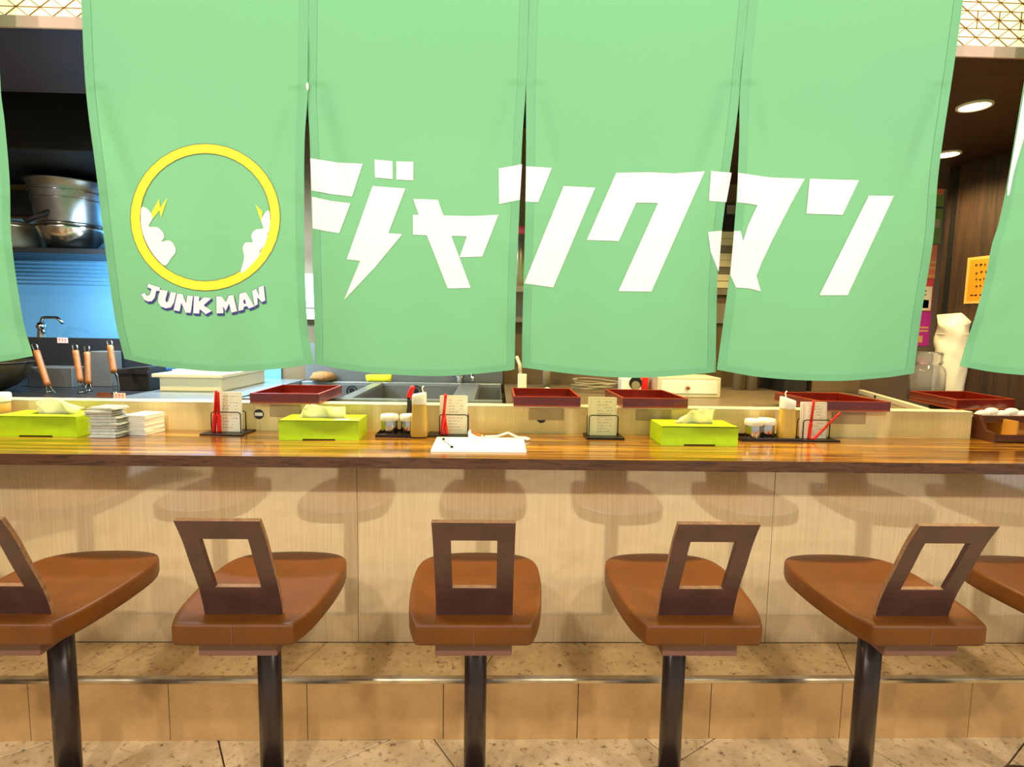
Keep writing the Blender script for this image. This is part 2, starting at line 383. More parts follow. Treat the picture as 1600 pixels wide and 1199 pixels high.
# ------------------------------------------------------------------ green curtains (noren)
YN, YTOP = 1.78, -110.0
def hermite(pts):
    X = [p[0] for p in pts]; V = [p[1] for p in pts]; n = len(pts)
    m = [(V[min(i+1, n-1)]-V[max(i-1, 0)])/(X[min(i+1, n-1)]-X[max(i-1, 0)]) for i in range(n)]
    def f(x):
        if x <= X[0]: return V[0]+m[0]*(x-X[0])
        if x >= X[-1]: return V[-1]+m[-1]*(x-X[-1])
        i = max(k for k in range(n-1) if X[k] <= x)
        h_ = X[i+1]-X[i]; t = (x-X[i])/h_
        return (2*t**3-3*t*t+1)*V[i]+(t**3-2*t*t+t)*h_*m[i]+(3*t*t-2*t**3)*V[i+1]+(t**3-t*t)*h_*m[i+1]
    return f
class Panel:
    def __init__(s, L, R, B, seed, yslit=150, bulge=.05, y0=YN):
        s.L, s.R = hermite(L), hermite(R); s.seed = seed; s.ys = yslit; s.bulge = bulge; s.y0 = y0
        xl, xr = B[0][0], B[-1][0]; s.B = hermite([((x-xl)/(xr-xl), y) for x, y in B])
        rnd = random.Random(seed); s.ph = [rnd.uniform(0, 6.28) for _ in range(8)]
    def depth(s, u, t, ypx):
        e = max(0, 4*u*(1-u)); g = max(0, min(1, t)); p = s.ph
        d = s.bulge*e**.8*g**1.4
        d += .0085*math.sin(6.28*1.1*u+p[0]+1.2*g)*g + .0042*math.sin(6.28*2.3*u+p[1]-2*g)*g
        d += .0016*math.sin(6.28*(1.6*g+.9*u)+p[2])
        k = (ypx-s.ys)/55.0                                    # tension creases running down from the slit ends
        for side, sg in ((u, 1), (1-u, -1)):
            c = side-.05-.10*max(0, (ypx-s.ys)/150.0)
            if ypx > s.ys-20: d += -.011*math.exp(-(c/.045)**2)*math.exp(-((ypx-s.ys-55)/90.0)**2)
            d += .004*math.sin((ypx+40*side*6)/15.0+p[3+(sg > 0)])*math.exp(-side/.10)*(1 if ypx > 300 else .15)*.95
        d += .0012*math.exp(-((ypx-378-6*math.sin(u*5+p[5]))/7.0)**2)      # crease left from folding
        return s.y0-d
    def px2(s, x, y):
        u = (x-s.L(y))/(s.R(y)-s.L(y)); t = (y-YTOP)/(s.B(u)-YTOP); return u, t
    def pt(s, x, y, off=0):
        u, t = s.px2(x, y); return at(x, y, s.depth(u, t, y)-off)
    def ut(s, u, t, off=0):
        y = YTOP+(s.B(u)-YTOP)*t; x = s.L(y)+(s.R(y)-s.L(y))*u; return at(x, y, s.depth(u, t, y)-off)
    def grid(s, u0, u1, t0, t1, nu, nt_, off=0):
        bm = nb(); V = [[bm.verts.new(s.ut(u0+(u1-u0)*i/nu, t0+(t1-t0)*j/nt_, off)) for i in range(nu+1)] for j in range(nt_+1)]
        for j in range(nt_):
            for i in range(nu): bm.faces.new((V[j][i], V[j+1][i], V[j+1][i+1], V[j][i+1]))
        return bm
    def build(s, parent):
        cl = finish('cloth_panel', s.grid(0, 1, 0, 1, 70, 120), 'green_cloth', parent, True)
        hw = 13/ (s.R(300)-s.L(300))
        for nm, a in (('side_hem', (0, hw)), ('side_hem', (1-hw, 1))):
            finish(nm, s.grid(a[0], a[1], 0, 1, 3, 120, .0013), 'green_hem', cl, True)
        finish('bottom_hem', s.grid(hw, 1-hw, 1-.0135, 1, 70, 2, .0013), 'green_hem', cl, True)
        s.cl = cl; return cl
    def poly(s, polys, name, m, off=.0022, step=9.0):
        bm = nb()
        for P in polys:
            vs_ = [bm.verts.new((x, y, 0)) for x, y in P]
            bm.faces.new(vs_)
        bm.normal_update(); bmesh.ops.triangulate(bm, faces=bm.faces[:])
        xs_ = [v.co.x for v in bm.verts]; ys_ = [v.co.y for v in bm.verts]
        for ax, lo, hi in ((0, min(xs_), max(xs_)), (1, min(ys_), max(ys_))):
            c = lo+step
            while c < hi:
                no = (1, 0, 0) if ax == 0 else (0, 1, 0); co = (c, 0, 0) if ax == 0 else (0, c, 0)
                bmesh.ops.bisect_plane(bm, geom=bm.verts[:]+bm.edges[:]+bm.faces[:], plane_co=co, plane_no=no, dist=1e-5); c += step
        for v in bm.verts: v.co = s.pt(v.co.x, v.co.y, off)
        return finish(name, bm, m, s.cl, True)

P1 = Panel([(-110, 121), (0, 126.6), (144, 134.5), (281, 151.7), (375, 162.6), (500, 180), (562, 194.5)],
           [(-110, 482.6), (0, 482), (128, 480.6), (157, 480.2), (220, 476), (320, 475.3), (433, 476.7), (520, 481.7), (569, 490)],
           [(195, 561), (250, 573), (344, 581), (430, 577), (490, 569)], 1, 157)
P2 = Panel([(-110, 482.6), (0, 482), (128, 480.6), (157, 480.7), (220, 484), (353, 487), (433, 489), (520, 491.7), (570, 492)],
           [(-110, 829.5), (0, 826), (128, 822), (220, 816), (320, 812), (420, 807.6), (520, 805), (576, 804)],
           [(492, 569), (550, 579.5), (625, 586), (700, 587.5), (797, 579), (804, 577)], 2, 150)
P3 = Panel([(-110, 829.5), (0, 826), (128, 822.3), (220, 822), (320, 821), (420, 818.6), (520, 816), (574, 815.5)],
           [(-110, 1180), (0, 1170), (145, 1156), (220, 1147), (320, 1133), (420, 1122), (520, 1119), (582, 1118.5)],
           [(816, 574.5), (900, 585), (980, 590.5), (1050, 588), (1118.7, 582)], 3, 150)
P4 = Panel([(-110, 1180), (0, 1170), (145, 1156.3), (220, 1155), (320, 1150), (420, 1141), (520, 1128), (578, 1120)],
           [(-110, 1521), (0, 1505), (94, 1492), (266, 1467), (375, 1458), (490, 1440), (583, 1428)],
           [(1120, 578), (1194, 590), (1303, 595.6), (1381, 590.6), (1428, 584)], 4, 150)
c = at(800, -100, YN)
noren = thing('noren_curtain', (c.x, YN, c.z), 'wide mint green four-panel shop curtain with large white katakana lettering', 'curtain', 'green shop curtains')
def rod(parent, x0_, x1_, za, zb):
    b = nb(); tube(b, [(x0_, YN, za), (x1_, YN, zb)], .011, 12); finish('curtain_rod', b, 'back_wood', parent, True)
    for x in (x0_+.06, x1_-.06):
        b = nb(); z = za+(zb-za)*(x-x0_)/(x1_-x0_); box(b, x-.008, x+.008, YN-.004, YFAS-.004, z-.006, z+.006); finish('rod_bracket', b, 'wire_black', parent)
a0, a1 = at(110, -112, YN), at(1535, -112, YN); rod(noren, a0.x, a1.x, a0.z, a1.z)
for p in (P1, P2, P3, P4): p.build(noren)
def z5(L): return [(450+.33361*x, 220+.33361*y) for x, y in L]
def z6(L): return [(800+.33361*x, 220+.33361*y) for x, y in L]
def z7(L): return [(1050+.33361*x, 220+.33361*y) for x, y in L]
P2.poly([z5(L) for L in (
    [(104, 82), (230, 102), (350, 108), (300, 262), (200, 250), (110, 232)], [(112, 262), (200, 282), (293, 293), (240, 433), (180, 424), (115, 410)],
    [(405, 88), (490, 96), (490, 180), (407, 172)], [(508, 97), (588, 99), (586, 186), (508, 182)],
    [(396, 212), (550, 224), (470, 433), (535, 438), (410, 590), (262, 747), (338, 563), (275, 556)],
    [(586, 272), (702, 277), (728, 350), (860, 353), (986, 347), (910, 543), (803, 546), (838, 448), (765, 446), (856, 690), (748, 692), (650, 443), (585, 440), (585, 347), (612, 347)],
    [(987, 130), (1096, 110), (1086, 277), (988, 297)])], 'printed_lettering', 'print_white')
P3.poly([z6(L) for L in (
    [(66, 120), (187, 127), (123, 288), (63, 285)], [(242, 212), (390, 220), (193, 688), (58, 668), (125, 500)],
    [(488, 150), (650, 148), (760, 153), (903, 143), (653, 707), (498, 705), (684, 292), (582, 290), (500, 470), (350, 465)],
    [(932, 142), (1029, 150), (1004, 287), (922, 282)], [(918, 428), (983, 421), (968, 613), (930, 520)])], 'printed_lettering', 'print_white')
P4.poly([z7(L) for L in (
    [(310, 150), (460, 172), (622, 178), (560, 290), (475, 455), (420, 570), (396, 633), (416, 706), (360, 692), (300, 688), (273, 628), (291, 423), (322, 423), (333, 472), (355, 400), (400, 302), (350, 293), (305, 288)],
    [(645, 178), (876, 185), (799, 347), (629, 342)], [(922, 257), (1039, 259), (822, 724), (690, 724)])], 'printed_lettering', 'print_white')
# round emblem (ring, clouds, sparks) and the words under it
def z8(L): return [(180+.2919*x, 170+.2919*y) for x, y in L]
ecx, ecy = 482, 581
def ringseg(r0x, r0y, r1x, r1y, n=40):
    out = []
    for k in range(n):
        a, c_ = 2*math.pi*k/n, 2*math.pi*(k+1)/n
        out.append(z8([(ecx+r0x*math.cos(a), ecy+r0y*math.sin(a)), (ecx+r1x*math.cos(a), ecy+r1y*math.sin(a)), (ecx+r1x*math.cos(c_), ecy+r1y*math.sin(c_)), (ecx+r0x*math.cos(c_), ecy+r0y*math.sin(c_))]))
    return out
P1.poly(ringseg(350, 344, 399, 392), 'emblem_ring', 'print_yellow', .0022, 40)
P1.poly(ringseg(399, 392, 402, 395)+ringseg(347, 341, 350, 344), 'emblem_outline', 'print_outline', .0023, 40)
def arc_cloud(pts): return z8(pts)
lc = [(140, 530), (170, 535), (192, 560), (198, 590), (180, 630), (225, 635), (255, 662), (262, 690), (248, 712), (290, 705), (318, 735), (322, 770), (300, 800), (268, 840), (230, 812), (190, 760), (155, 690), (138, 620)]
rc = [(824, 548), (800, 560), (782, 600), (792, 640), (750, 648), (728, 680), (735, 715), (700, 716), (682, 745), (690, 800), (672, 880), (720, 845), (775, 780), (810, 700), (828, 620)]
for L in (lc, rc): P1.poly([[tuple(v) for v in smooth_outline(z8(L), 4)]], 'emblem_cloud', 'print_white', .0024)
for L in ([(235, 482), (240, 530), (280, 476), (245, 582), (238, 542), (200, 590), (192, 560)], [(750, 512), (788, 552), (782, 605)]): P1.poly([z8(L)], 'emblem_spark', 'print_yellow', .0025)
def zL(L, dx=0, dy=0): return [(215+.13125*(x+dx), 435+.13133*(y+dy)) for x, y in L]
LET = [
 [(125, 65), (268, 112), (262, 152), (222, 148), (205, 230), (170, 272), (120, 278), (75, 250), (42, 190), (85, 172), (100, 205), (125, 208), (150, 185), (165, 128), (112, 105)],
 [(270, 135), (358, 150), (330, 255), (338, 285), (362, 280), (395, 162), (460, 175), (432, 290), (398, 345), (335, 358), (275, 335), (242, 280), (246, 220)],
 [(470, 183), (532, 188), (578, 300), (592, 206), (660, 212), (632, 412), (570, 408), (520, 290), (500, 392), (428, 380)],
 [(672, 212), (735, 216), (728, 280), (790, 225), (880, 236), (785, 322), (880, 390), (812, 428), (738, 365), (732, 420), (662, 416)],
 [(936, 215), (1000, 218), (1050, 285), (1085, 205), (1140, 200), (1185, 392), (1115, 410), (1090, 300), (1048, 390), (1015, 330), (1022, 415), (940, 418)],
 [(1212, 185), (1290, 165), (1388, 335), (1325, 360), (1300, 330), (1265, 340), (1258, 375), (1198, 388)],
 [(1362, 150), (1408, 128), (1448, 205), (1438, 110), (1500, 85), (1520, 265), (1478, 282), (1425, 225), (1430, 310), (1392, 332)]]
sh = []
for L in LET:
    for k in range(len(L)):
        p, q_ = L[k], L[(k+1) % len(L)]
        sh.append(zL([p, q_, (q_[0]+16, q_[1]+30), (p[0]+16, p[1]+30)]))
    sh.append(zL([(x-5, y-3) for x, y in L])); sh.append(zL([(x+16, y+30) for x, y in L]))
P1.poly(sh, 'lettering_shadow', 'print_navy', .0022, 40)
P1.poly([zL(L) for L in LET], 'printed_lettering', 'print_white', .0030, 40)
P1.poly([zL([(1258, 260), (1278, 250), (1290, 300), (1262, 305)])], 'letter_counter', 'print_navy', .0034, 40)
b = nb(); q = at(480.4, 135, YN-.004); lathe(b, (q.x, q.y, q.z), [(.0, -.014), (.004, -.006), (.0045, 0), (.004, .006), (0, .014)], 10, False); finish('seam_stitch', b, 'print_white', noren, True)
# neighbouring curtains at the two frame edges
PR = Panel([(-110, 1640), (0, 1622), (140, 1598), (294, 1572), (350, 1560), (382, 1550), (432, 1540), (490, 1525), (535, 1510), (572, 1499)],
           [(-110, 2010), (0, 1985), (300, 1900), (572, 1820)], [(1499, 572), (1550, 581), (1600, 586), (1700, 592), (1820, 585)], 9, 150, .04)
a0, a1 = at(1630, -112, YN), at(2025, -112, YN)
nr = thing('noren_curtain', (a0.x, YN, a0.z), 'mint green curtain slanting in at the right frame edge beside the wooden wall', 'curtain', 'green shop curtains')
rod(nr, a0.x-.02, a1.x, a0.z, a1.z); PR.build(nr)
PR.poly([[(1600.5, 140), (1574, 294), (1573.5, 306), (1577, 305), (1584, 270), (1600, 216), (1612, 170), (1612, 140)]], 'white_print', 'print_white', .003)
PLp = Panel([(-110, -370), (0, -352), (300, -300), (556, -250)], [(-110, -8), (0, -4), (145, 1.6), (188, 7), (281, 15), (375, 18), (500, 36), (556, 51.6)],
            [(-250, 560), (-100, 571), (0, 565), (51.6, 556.5)], 12, 150, .04)
a0, a1 = at(-380, -112, YN), at(5, -112, YN)
nl = thing('noren_curtain', (a0.x, YN, a0.z), 'mint green curtain edge hanging at the left frame edge before the pots', 'curtain', 'green shop curtains')
rod(nl, a0.x, a1.x+.02, a0.z, a1.z); PLp.build(nl)

# ------------------------------------------------------------------ bar stools
SZ = .673
half = [(.0, -.224), (.10, -.2235), (.143, -.222), (.1555, -.208), (.176, -.14), (.190, -.02), (.193, .08), (.188, .15), (.168, .205), (.122, .248), (.06, .270), (0, .276)]
outl = smooth_outline([(x, y) for x, y in half] + [(-x, y) for x, y in half[-2:0:-1]], 4)
STY = 1.59
def make_stool():
    t = thing('bar_stool', (0, 0, 0), '', 'stool', 'fixed bar stools along the counter')
    b = nb(); rings = []
    cy0 = .02
    for sc, dz in ((.90, -.060), (.985, -.056), (1.0, -.044), (1.0, -.009), (.992, -.002), (.975, 0), (.90, -.002), (.75, -.008), (.5, -.0125), (.25, -.0145)):
        r = []
        for p in outl:
            x, y = p.x*sc, cy0+(p.y-cy0)*sc
            z = SZ+dz
            if dz > -.03:
                z -= .012*max(0, (y-.16)/.116)**2 if y > .16 else 0        # waterfall front
            r.append(b.verts.new((x, y, z)))
        rings.append(r)
    n = len(outl)
    for A, B in zip(rings, rings[1:]):
        for i in range(n): b.faces.new((A[i], A[(i+1) % n], B[(i+1) % n], B[i]))
    b.faces.new(rings[0][::-1]); cv = b.verts.new((0, cy0, SZ-.0148))
    for i in range(n): b.faces.new((rings[-1][i], rings[-1][(i+1) % n], cv))
    finish('seat', b, 'seat_leather', t, True)
    b = nb(); tube(b, [(0, -.2243, SZ-.052), (0, -.2248, SZ-.01)], .0012, 6); finish('rear_seam', b, 'under_board', t)
    # bent plywood back with a square hole
    b = nb(); xs_ = [-.1025, -.058, .058, .1025]
    prof = hermite([(SZ-.03, -.150), (.690, -.160), (.745, -.178), (.83, -.216), (.90, -.246), (.962, -.280)])
    zs = [SZ-.03, .668, .684, .70, .716, .734, .752, .772, .792, .812, .832, .852, .872, .889, .905, .920, .935, .949, .962]
    th = .0125
    F_ = [[b.verts.new((x*(1-.012*(z-.7)/.27), prof(z), z)) for x in xs_] for z in zs]
    K_ = [[b.verts.new((x*(1-.012*(z-.7)/.27), prof(z)+th, z+.004)) for x in xs_] for z in zs]
    def quad(a, c_, e, f, mi): b.faces.new((a, c_, e, f)).material_index = mi
    nz = len(zs)
    for j in range(nz-1):
        for i in range(3):
            hole = i == 1 and 6 <= j < 14
            if not hole:
                quad(F_[j][i], F_[j][i+1], F_[j+1][i+1], F_[j+1][i], 0); quad(K_[j][i], K_[j+1][i], K_[j+1][i+1], K_[j][i+1], 0)
            else:
                if j == 6: quad(F_[j][i], F_[j][i+1], K_[j][i+1], K_[j][i], 1)
                if j == 13: quad(F_[j+1][i], K_[j+1][i], K_[j+1][i+1], F_[j+1][i+1], 1)
                quad(F_[j][i], K_[j][i], K_[j+1][i], F_[j+1][i], 0); quad(F_[j][i+1], F_[j+1][i+1], K_[j+1][i+1], K_[j][i+1], 0)
        quad(F_[j][0], F_[j+1][0], K_[j+1][0], K_[j][0], 1); quad(F_[j][3], K_[j][3], K_[j+1][3], F_[j+1][3], 1)
    for i in range(3):
        quad(F_[0][i], K_[0][i], K_[0][i+1], F_[0][i+1], 1); quad(F_[-1][i], F_[-1][i+1], K_[-1][i+1], K_[-1][i], 1)
    finish('backrest', b, 'back_wood', t, False, bevel=.0022, extra=('ply_edge',))
    b = nb(); box(b, -.1, .1, -.195, .12, SZ-.100, SZ-.060); finish('under_board', b, 'under_board', t, bevel=.003)
    b = nb(); lathe(b, (0, 0, 0), [(.033, .008), (.033, SZ-.100)], 28); finish('post', b, 'post_metal', t, True)
    b = nb(); lathe(b, (0, 0, 0), [(.11, 0), (.11, .005), (.10, .009), (.04, .012), (.034, .02)], 32); finish('floor_flange', b, 'post_metal', t)
    return t
def copy_tree(o, parent=None):
    c_ = o.copy(); COL.objects.link(c_); c_.parent = parent
    for ch in o.children: copy_tree(ch, c_)
    return c_
proto = make_stool()
labels = [(-1.855, 'brown leather bar stool just outside the left edge, reflected in the counter front'),
          (-1.254, 'brown leather bar stool cut off by the left edge of the photo'),
          (-.656, 'brown leather bar stool second from left, below the menu holder with red pens'),
          (-.049, 'brown leather bar stool in the middle, seen squarely from behind'),
          (.547, 'brown leather bar stool right of the middle one, below the single menu holder'),
          (1.143, 'brown leather bar stool at the right with its whole backrest in view'),
          (1.745, 'brown leather bar stool at the right edge, only its seat side showing'),
          (2.345, 'brown leather bar stool just outside the right edge, reflected in the counter front')]
for i, (x, lb) in enumerate(labels):
    o = proto if i == 0 else copy_tree(proto)
    o.location = (x, STY, 0.0); o['label'] = lb

# ------------------------------------------------------------------ things on the counter
def text_rows(bm, x0_, x1_, z0_, z1_, n, fpt, rnd, h_=.0016, dash=False, rule=True):
    """small printed marks; fpt(u, v, off) maps card coordinates to the card's face"""
    for k in range(n):
        v = z1_-(z1_-z0_)*(k+.5)/n; u = x0_
        hh_ = h_
        while u < x1_-.004:
            w = rnd.uniform(.004, .014)
            if u+w > x1_: break
            prismq(bm, fpt, u, u+w, v-hh_/2, v+hh_/2); u += w+rnd.uniform(.0015, .006)+(.02 if rnd.random() < .25 else 0)
        if rule: prismq(bm, fpt, x0_, x1_, v-.0032, v-.0028)
def prismq(bm, fpt, u0, u1, v0, v1):
    A = [bm.verts.new(fpt(u, v, .0004)) for u, v in ((u0, v0), (u1, v0), (u1, v1), (u0, v1))]
    bm.faces.new(A)

def tissue_box(x0_, x1_, y0_, y1_, h_, rot, label, plume, seed):
    c_ = ((x0_+x1_)/2, (y0_+y1_)/2, ZC)
    t = thing('tissue_box', c_, label, 'tissue box', 'lime green tissue boxes')
    b = nb(); yb, yt = y0_, y1_; z1_ = ZC+h_; xm = (x0_+x1_)/2; nw2 = .062; nh = .0045
    # front and back walls carry a notch along the foot
    for ya, ye in ((y0_, y0_+.003), (y1_-.003, y1_)):
        prism(b, [(x0_, ZC), (xm-nw2, ZC), (xm-nw2, ZC+nh), (xm+nw2, ZC+nh), (xm+nw2, ZC), (x1_, ZC), (x1_, z1_), (x0_, z1_)], lambda p: (p[0], ya, p[1]), lambda p: (p[0], ye, p[1]))
    for xa, xe in ((x0_, x0_+.003), (x1_-.003, x1_)): box(b, xa, xe, y0_+.003, y1_-.003, ZC, z1_-.003)
    rotz(b, b.verts, c_, rot); finish('case', b, 'lime_plastic', t)
    b = nb(); sx0, sx1, sy0, sy1 = xm-.075, xm+.075, c_[1]-.016, c_[1]+.016
    for q in ((x0_, x1_, y0_, sy0), (x0_, x1_, sy1, y1_), (x0_, sx0, sy0, sy1), (sx1, x1_, sy0, sy1)): box(b, *q, z1_-.003, z1_)
    rotz(b, b.verts, c_, rot); finish('lid', b, 'lime_plastic', t)
    b = nb(); box(b, x0_+.006, x1_-.006, y0_+.006, y1_-.006, ZC+.0003, ZC+.012); rotz(b, b.verts, c_, rot); finish('inner_box', b, 'dark_felt', t)
    # crumpled tissue: sheet rising out of the slot
    rnd = random.Random(seed); b = nb(); nu, nv = 26, 12; V = []
    base_u0, base_u1, tops = plume     # footprint along x, list of top (u, z, y lean)
    for j in range(nv+1):
        row = []; v = j/nv
        for i in range(nu+1):
            u = i/nu
            k = u*(len(tops)-1); i0 = min(int(k), len(tops)-2); f_ = k-i0
            tx = tops[i0][0]*(1-f_)+tops[i0+1][0]*f_; tz = tops[i0][1]*(1-f_)+tops[i0+1][1]*f_; ty = tops[i0][2]*(1-f_)+tops[i0+1][2]*f_
            bx_ = base_u0+(base_u1-base_u0)*u
            x = bx_+(tx-bx_)*v; z = z1_-.004+tz*math.sin(v*math.pi/2)**.9
            y = c_[1]+ty*v+.012*math.sin(u*11+seed)*math.sin(v*2.6)+.006*math.sin(u*23+v*5+seed*2)*v
            row.append(b.verts.new((x, y, z)))
        V.append(row)
    for j in range(nv):
        for i in range(nu): b.faces.new((V[j][i], V[j][i+1], V[j+1][i+1], V[j+1][i]))
    rotz(b, b.verts, c_, rot)
    o = finish('tissue_sheet', b, 'tissue', t, True); sm = o.modifiers.new('solid', 'SOLIDIFY'); sm.thickness = .0016
    # second fold behind
    b = nb(); V = []
    for j in range(nv+1):
        row = []; v = j/nv
        for i in range(nu+1):
            u = i/nu; k = u*(len(tops)-1); i0 = min(int(k), len(tops)-2); f_ = k-i0
            tx = tops[i0][0]*(1-f_)+tops[i0+1][0]*f_; tz = (tops[i0][1]*(1-f_)+tops[i0+1][1]*f_)*.9
            bx_ = base_u0+(base_u1-base_u0)*u
            row.append(b.verts.new((bx_+(tx-bx_)*v*.9+.004, c_[1]-.012*v+.030*math.sin(v*1.7)*math.sin(u*3.1)-.02*v*math.sin(u*9+seed), z1_-.004+tz*math.sin(v*math.pi/2))))
        V.append(row)
    for j in range(nv):
        for i in range(nu): b.faces.new((V[j][i], V[j][i+1], V[j+1][i+1], V[j+1][i]))
    rotz(b, b.verts, c_, rot); o = finish('tissue_fold', b, 'tissue', t, True); sm = o.modifiers.new('solid', 'SOLIDIFY'); sm.thickness = .0016
    return t
tb1 = tissue_box(-1.905, -1.60, 2.165, 2.325, .078, .012, 'lime green tissue box at the far left with a broad drooping tissue', (-1.80, -1.66, [(-1.79, .012, 0), (-1.79, .05, -.02), (-1.75, .066, -.02), (-1.69, .058, -.03), (-1.62, .03, -.05)]), 1)
tb2 = tissue_box(-.832, -.530, 2.157, 2.315, .076, .02, 'lime green tissue box left of the first condiment tray', (-.78, -.60, [(-.775, .014, 0), (-.745, .058, -.01), (-.70, .05, -.01), (-.65, .052, -.03), (-.605, .05, -.03)]), 2)
b = nb(); q = ZC+.0765; obox(b, (-.60, 2.19), (1, .02), (-.02, 1), .028, .018, q-.0004, q+.0006); finish('white_label', b, 'card_white', tb2)
tb3 = tissue_box(.645, .944, 2.135, 2.305, .074, .0, 'lime green tissue box right of the single menu holder', (.72, .87, [(.715, .004, 0), (.76, .03, 0), (.79, .058, -.01), (.83, .064, -.02), (.875, .062, -.03)]), 3)

# white lidded tub at the left edge
t = thing('condiment_tub', (-1.985, 2.27, ZC), 'white lidded tub with an orange printed band at the left edge', 'tub')
b = nb(); lathe(b, (-1.985, 2.27, ZC), [(.040, 0), (.043, .01), (.046, .10), (.046, .118)], 28); finish('tub_body', b, 'cream_plastic', t, True)
b = nb(); lathe(b, (-1.985, 2.27, ZC), [(.0462, .075), (.0468, .076), (.0468, .112), (.0462, .113)], 28, False); finish('printed_band', b, 'notice_edge', t, True)
b = nb(); lathe(b, (-1.985, 2.27, ZC), [(.050, .118), (.051, .122), (.051, .148), (.048, .152)], 28); finish('tub_lid', b, 'white_plastic', t, True)

# stack of wrapped wipes
rnd = random.Random(3)
nlay = 10; z = ZC
pos = ['lowest', 'second', 'third', 'fourth', 'fifth', 'sixth', 'seventh', 'eighth', 'ninth', 'topmost']
for k in range(nlay):
    h_ = .0118; cx, cyy = -1.487+rnd.uniform(-.006, .006)-(.012 if k > 6 else 0), 2.185+rnd.uniform(-.006, .006); a = .04+rnd.uniform(-.09, .09)
    if k == 9: a = -.15; cx += .012
    t = thing('wipe_packet', (cx, cyy, z), 'clear-wrapped grey wipe packet, %s in the stack beside the lime tissue box' % pos[k], 'packet', 'stacked wipe packets')
    b = nb(); v = box(b, cx-.048, cx+.048, cyy-.040, cyy+.040, z, z+h_); rotz(b, b.verts, (cx, cyy), a); finish('packet_body', b, 'wrapper', t, bevel=.004)
    b = nb()
    for sx in (-1, 1): box(b, cx+sx*.053-.005, cx+sx*.053+.005, cyy-.039, cyy+.039, z+.0045, z+.0058)
    rotz(b, b.verts, (cx, cyy), a); finish('sealed_edge', b, 'wrapper', t)
    z += h_
z = ZC
for k in range(9):
    cx, cyy = -1.40+rnd.uniform(-.0015, .0015), 2.262+rnd.uniform(-.0015, .0015)
    b = nb(); box(b, cx-.044, cx+.044, cyy-.052, cyy+.052, z, z+.0088); rotz(b, b.verts, (cx, cyy), -.16+rnd.uniform(-.02, .02))
    simple('folded_napkin', 'white folded napkin, %s in the low stack behind the wipe packets' % (['bottom', 'second', 'third', 'fourth', 'fifth', 'sixth', 'seventh', 'eighth', 'top'][k]), 'napkin', b, 'card_white', (cx, cyy, z), 'stacked napkins', bevel=.0015)
    z += .0089

def pen(p, q_, label, r=.0055):
    p, q_ = Vector(p), Vector(q_); d_ = q_-p
    t = thing('red_pen', p, label, 'pen', 'red pens in the menu holders')
    b = nb(); tube(b, [p, p+d_*.04, p+d_*.42, p+d_*.43], r, 10); finish('pen_cap', b, 'red_plastic', t, True)
    b = nb(); tube(b, [p+d_*.42, p+d_*.97, q_], r*.72, 10); finish('pen_barrel', b, 'red_plastic', t, True)
    return t
def menu_holder(xa, xb, yb, ztop, zwire, rot, card, cl_, label, rnd, bx0=-.025, bx1=.03, by0=-.065, by1=.055, base_h=.006):
    """wire holder with a tall order card; yb is the card's distance"""
    cx = (xa+xb)/2; c_ = (cx, yb, ZC)
    t = thing('menu_holder', c_, label, 'menu holder', 'wire menu holders on the counter')
    b = nb(); box(b, xa+bx0, xb+bx1, yb+by0, yb+by1, ZC, ZC+base_h); rotz(b, b.verts, c_, rot); finish('base_plate', b, 'wire_black', t, bevel=.001)
    for yy in (yb-.016, yb+.028):
        b = nb(); r = .0022; e = .01
        tube(b, [(xa-.002, yy, ZC+base_h), (xa-.002, yy, zwire-e), (xa-.002+e*.3, yy, zwire-e*.3), (xa-.002+e, yy, zwire), (xb+.002-e, yy, zwire), (xb+.002-e*.3, yy, zwire-e*.3), (xb+.002, yy, zwire-e), (xb+.002, yy, ZC+base_h)], r, 8)
        rotz(b, b.verts, c_, rot); finish('wire_loop', b, 'wire_black', t, True)
    z0_ = ZC+base_h
    for k, dy in enumerate((.012, .008)):
        lean = .01
        cc = thing('menu_card', (cx, yb, z0_), cl_+(', front one of two' if k else ', rear one of two'), 'card', 'order cards in the holders') 
        b = nb(); xo = -.005 if k == 0 else 0; yy = yb-.004+dy-.006
        prism(b, [(xa+xo+.001, z0_), (xb+xo-.001, z0_), (xb+xo-.001, ztop-.003), (xb+xo-.004, ztop), (xa+xo+.004, ztop), (xa+xo+.001, ztop-.003)],
              lambda p: (p[0], yy+lean*(p[1]-z0_)/(ztop-z0_), p[1]), lambda p: (p[0], yy+.0015+lean*(p[1]-z0_)/(ztop-z0_), p[1]))
        rotz(b, b.verts, c_, rot); finish('card_sheet', b, card, cc)
        if k:
            b = nb(); W_ = xb-xa; Hh = ztop-z0_
            f = lambda u, v, off: (u, yy-off+lean*(v-z0_)/(ztop-z0_), v)
            text_rows(b, xa+W_*.30, xb-W_*.13, z0_+.01, ztop-.012, 11, f, rnd, .0017)
            for (u0, u1, v0, v1) in ((xa+.006, xb-.006, ztop-.007, ztop-.0064), (xa+.006, xb-.006, z0_+.006, z0_+.0066), (xa+.006, xa+.0066, z0_+.006, ztop-.0064), (xb-.0066, xb-.006, z0_+.006, ztop-.0064)): prismq(b, f, u0, u1, v0, v1)
            rotz(b, b.verts, c_, rot); finish('printed_lines', b, 'ink', cc)['kind'] = 'stuff'
    return t
rnd = random.Random(11)
menu_holder(-1.140, -1.026, 2.285, 1.152, 1.072, -.03, 'card_white', 'printed white order card behind the pair of red pens', 'black wire menu holder left of the second tissue box, two red pens before its card', rnd)
pen((-1.128, 2.259, ZC+.007), (-1.112, 2.258, 1.160), 'red pen standing at the left in the menu holder beside the round sticker', .0085)
pen((-1.106, 2.259, ZC+.007), (-1.107, 2.259, 1.156), 'red pen standing at the right in the menu holder beside the round sticker', .0085)
